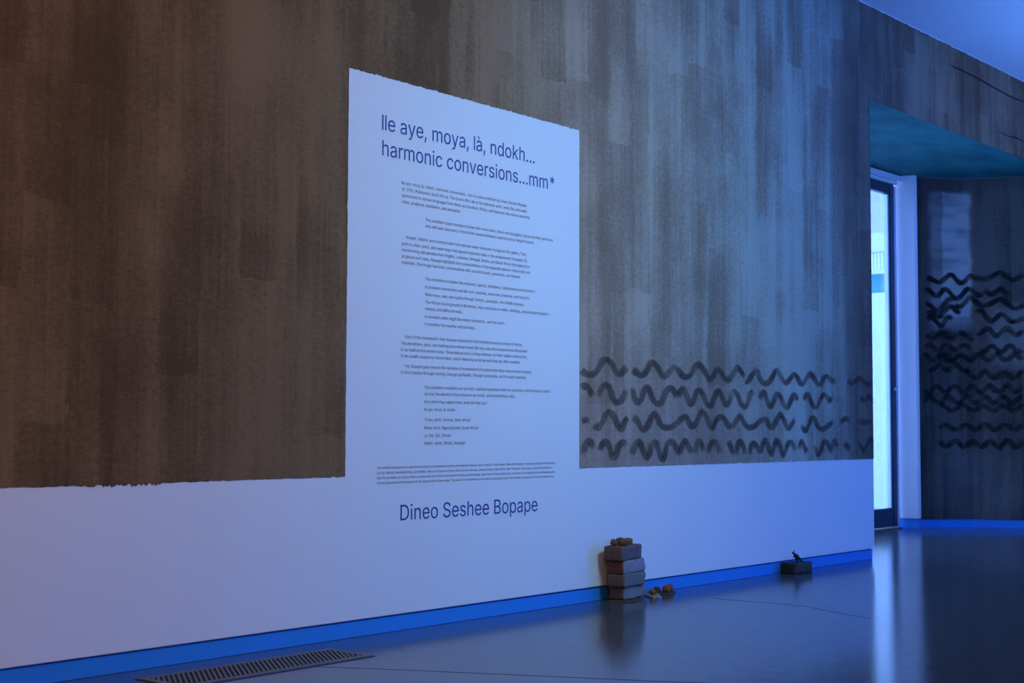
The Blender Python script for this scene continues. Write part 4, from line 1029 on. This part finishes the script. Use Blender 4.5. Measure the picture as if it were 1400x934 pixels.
def plate(name, pts, z0, th, mat, seed, wob=0.006):
    """thin broken plate with an uneven outline and top"""
    random.seed(seed)
    P = []
    n = len(pts)
    for i in range(n):
        a, b2 = Vector(pts[i]), Vector(pts[(i + 1) % n])
        for s in range(4):
            q = a.lerp(b2, s / 4) + Vector((random.uniform(-wob, wob), random.uniform(-wob, wob))) * (0.6 if s else 0.3)
            P.append(q)
    cx = sum((p for p in P), Vector((0, 0))) / len(P)
    bm = bmesh.new()
    rings = []
    for f, dz in ((1.0, 0.0), (1.0, 0.6), (0.93, 1.0), (0.5, 1.05)):
        rings.append([bm.verts.new((cx.x + (p.x - cx.x) * f, cx.y + (p.y - cx.y) * f, z0 + th * dz * (1 + 0.35 * noise.noise(Vector((p.x * 40, p.y * 40, seed)))))) for p in P])
    top = bm.verts.new((cx.x, cx.y, z0 + th))
    N = len(P)
    for a, b2 in zip(rings, rings[1:]):
        for i in range(N):
            bm.faces.new((a[i], a[(i + 1) % N], b2[(i + 1) % N], b2[i]))
    for i in range(N):
        bm.faces.new((rings[-1][i], rings[-1][(i + 1) % N], top))
    bm.faces.new(rings[0][::-1])
    bmesh.ops.recalc_face_normals(bm, faces=bm.faces)
    return from_bm(name, bm, mat)


tag(plate('bark_slab', [(5.995, -0.035), (6.015, -0.155), (6.065, -0.185), (6.20, -0.135), (6.27, -0.06), (6.20, -0.02)], 0.0, 0.006, M['leaf'], 3), 'thin dark brown bark slab lying flat under the brick stack', 'slab')
tag(plate('slate_slab', [(6.262, -0.150), (6.300, -0.168), (6.385, -0.108), (6.415, -0.060), (6.35, -0.035), (6.298, -0.078)], 0.0, 0.010, M['shell'], 5, 0.010), 'pale grey stone shard on the floor touching the brick stack', 'slab')
tag(plate('slate_slab', [(6.425, -0.060), (6.420, -0.098), (6.465, -0.128), (6.565, -0.088), (6.585, -0.038), (6.515, -0.052)], 0.0, 0.010, M['slate'], 8, 0.008), 'dark stone shard on the floor carrying two reddish lumps', 'slab')


def lump(loc, r, mat, seed, sc=(1, 1, 1), label='', group=None):
    """clay squeezed in a fist: deep finger grooves around an uneven ball"""
    bm = bmesh.new()
    bmesh.ops.create_icosphere(bm, subdivisions=4, radius=1)
    ax = Vector((math.cos(seed * 2.1), math.sin(seed * 2.1), 0.35)).normalized()
    for v in bm.verts:
        d = v.co.normalized()
        h = 1 + 0.22 * noise.noise(d * 1.7 + Vector((seed * 5.1, 0, 0))) + 0.10 * noise.noise(d * 4.5 + Vector((0, seed * 3.7, 0)))
        h -= 0.13 * max(0, math.cos(d.dot(ax) * 7.5 + seed)) ** 3
        v.co = d * r * h
        v.co.x *= sc[0]; v.co.y *= sc[1]; v.co.z *= sc[2]
    zmin = min(v.co.z for v in bm.verts) * 0.80
    for v in bm.verts:
        v.co.z = max(v.co.z, zmin) - zmin
    o = from_bm('clay_lump', bm, mat, None, True)
    o.location = loc
    o.rotation_euler = (0, 0, seed)
    return tag(o, label, 'clay lump', group)

TOPZ = 0.2855
gA, gB = 'clay lumps on the brick stack', 'clay lumps beside the brick stack'
lump((6.003, -0.084, TOPZ), 0.0195, M['lump_a'], 1, (1.05, 0.95, 1.0), 'round brown clay lump at the left end of the top brick', gA)
lump((6.046, -0.108, TOPZ), 0.0240, M['lump_a'], 2, (1.15, 0.95, 0.95), 'largest brown clay lump with squeezed grooves in the middle of the top brick', gA)
lump((6.105, -0.046, TOPZ), 0.0190, M['lump_c'], 3, (1, 1, 1.1), 'dark clay lump half hidden behind the others on the top brick', gA)
lump((6.130, -0.078, TOPZ), 0.0195, M['lump_b'], 4, (1, 1, 0.95), 'orange clay lump right of the middle on the top brick', gA)
lump((6.164, -0.066, TOPZ), 0.0185, M['lump_b'], 5, (1, 1, 0.95), 'dark orange clay lump at the right end of the row on the top brick', gA)
lump((6.322, -0.104, 0.0105), 0.0180, M['lump_b'], 6, (1.2, 0.9, 0.9), 'small reddish clay lump on the pale shard next to the stack', gB)
lump((6.475, -0.088, 0.0105), 0.0240, M['lump_b'], 7, (1.15, 0.95, 0.85), 'larger reddish clay lump at the left of the dark shard', gB)
lump((6.536, -0.070, 0.0105), 0.0200, M['lump_b'], 8, (0.95, 0.95, 1.1), 'reddish upright clay lump at the right end of the dark shard', gB)
lump((6.465, -0.035, 0.0), 0.0205, M['lump_c'], 9, (1, 1, 1), 'dark clay lump on the floor behind the two reddish lumps', gB)

# ------------------------------------------------------------------ toy kangaroo
def kangaroo(loc, yaw):
    K = 10.0
    V = [((-0.006, 0, 0.0300), .0170), ((0.0065, 0, 0.0365), .0155), ((0.0170, 0, 0.0435), .0100), ((0.0225, 0, 0.0520), .0052),
         ((0.0262, 0, 0.0592), .0056), ((0.0335, 0, 0.0565), .0034), ((0.0370, 0, 0.0552), .0018),
         ((-0.0165, 0, 0.0170), .0072), ((-0.0240, 0, 0.0080), .0046), ((-0.0340, 0, 0.0042), .0032), ((-0.0450, 0, 0.0034), .0017)]
    E = [(0, 1), (1, 2), (2, 3), (3, 4), (4, 5), (5, 6), (0, 7), (7, 8), (8, 9), (9, 10)]
    for s in (1, -1):
        b = len(V)
        V += [((-0.002, s * .0095, 0.0240), .0105), ((0.0100, s * .0110, 0.0165), .0066), ((-0.0030, s * .0110, 0.0085), .0034),
              ((-0.0010, s * .0110, 0.0028), .0026), ((0.0175, s * .0110, 0.0020), .0018)]
        E += [(0, b), (b, b + 1), (b + 1, b + 2), (b + 2, b + 3), (b + 3, b + 4)]
        b = len(V)
        V += [((0.0195, s * .0058, 0.0425), .0031), ((0.0215, s * .0075, 0.0345), .0021), ((0.0285, s * .0060, 0.0310), .0016)]
        E += [(2, b), (b, b + 1), (b + 1, b + 2)]
        b = len(V)
        V += [((0.0245, s * .0030, 0.0640), .0017), ((0.0228, s * .0046, 0.0690), .0021), ((0.0218, s * .0056, 0.0735), .0006)]
        E += [(4, b), (b, b + 1), (b + 1, b + 2)]
    me = bpy.data.meshes.new('kangaroo_rig')
    me.from_pydata([tuple(c * K for c in p) for p, r in V], E, [])
    o = bpy.data.objects.new('kangaroo_rig', me)
    COL.objects.link(o)
    md = o.modifiers.new('skin', 'SKIN')
    for d, (p, r) in zip(me.skin_vertices[0].data, V):
        d.radius = (r * K, r * K)
        d.use_root = False
    me.skin_vertices[0].data[0].use_root = True
    o.modifiers.new('sub', 'SUBSURF').levels = 2
    dg = bpy.context.evaluated_depsgraph_get()
    em = bpy.data.meshes.new_from_object(o.evaluated_get(dg))
    bpy.data.objects.remove(o)
    em.transform(Matrix.Scale(1 / K, 4))
    zmin = min(v.co.z for v in em.vertices)
    em.transform(Matrix.Translation((0, 0, -zmin)))
    for p in em.polygons:
        p.use_smooth = True
    em.name = 'kangaroo_figurine'
    k = link('kangaroo_figurine', em, M['roo'])
    k.location = loc
    k.rotation_euler = (0, 0, yaw)
    return tag(k, 'tiny dark toy kangaroo standing on the single brick, facing left', 'figurine')
kangaroo((7.950, -0.062, 0.0662), math.radians(134))
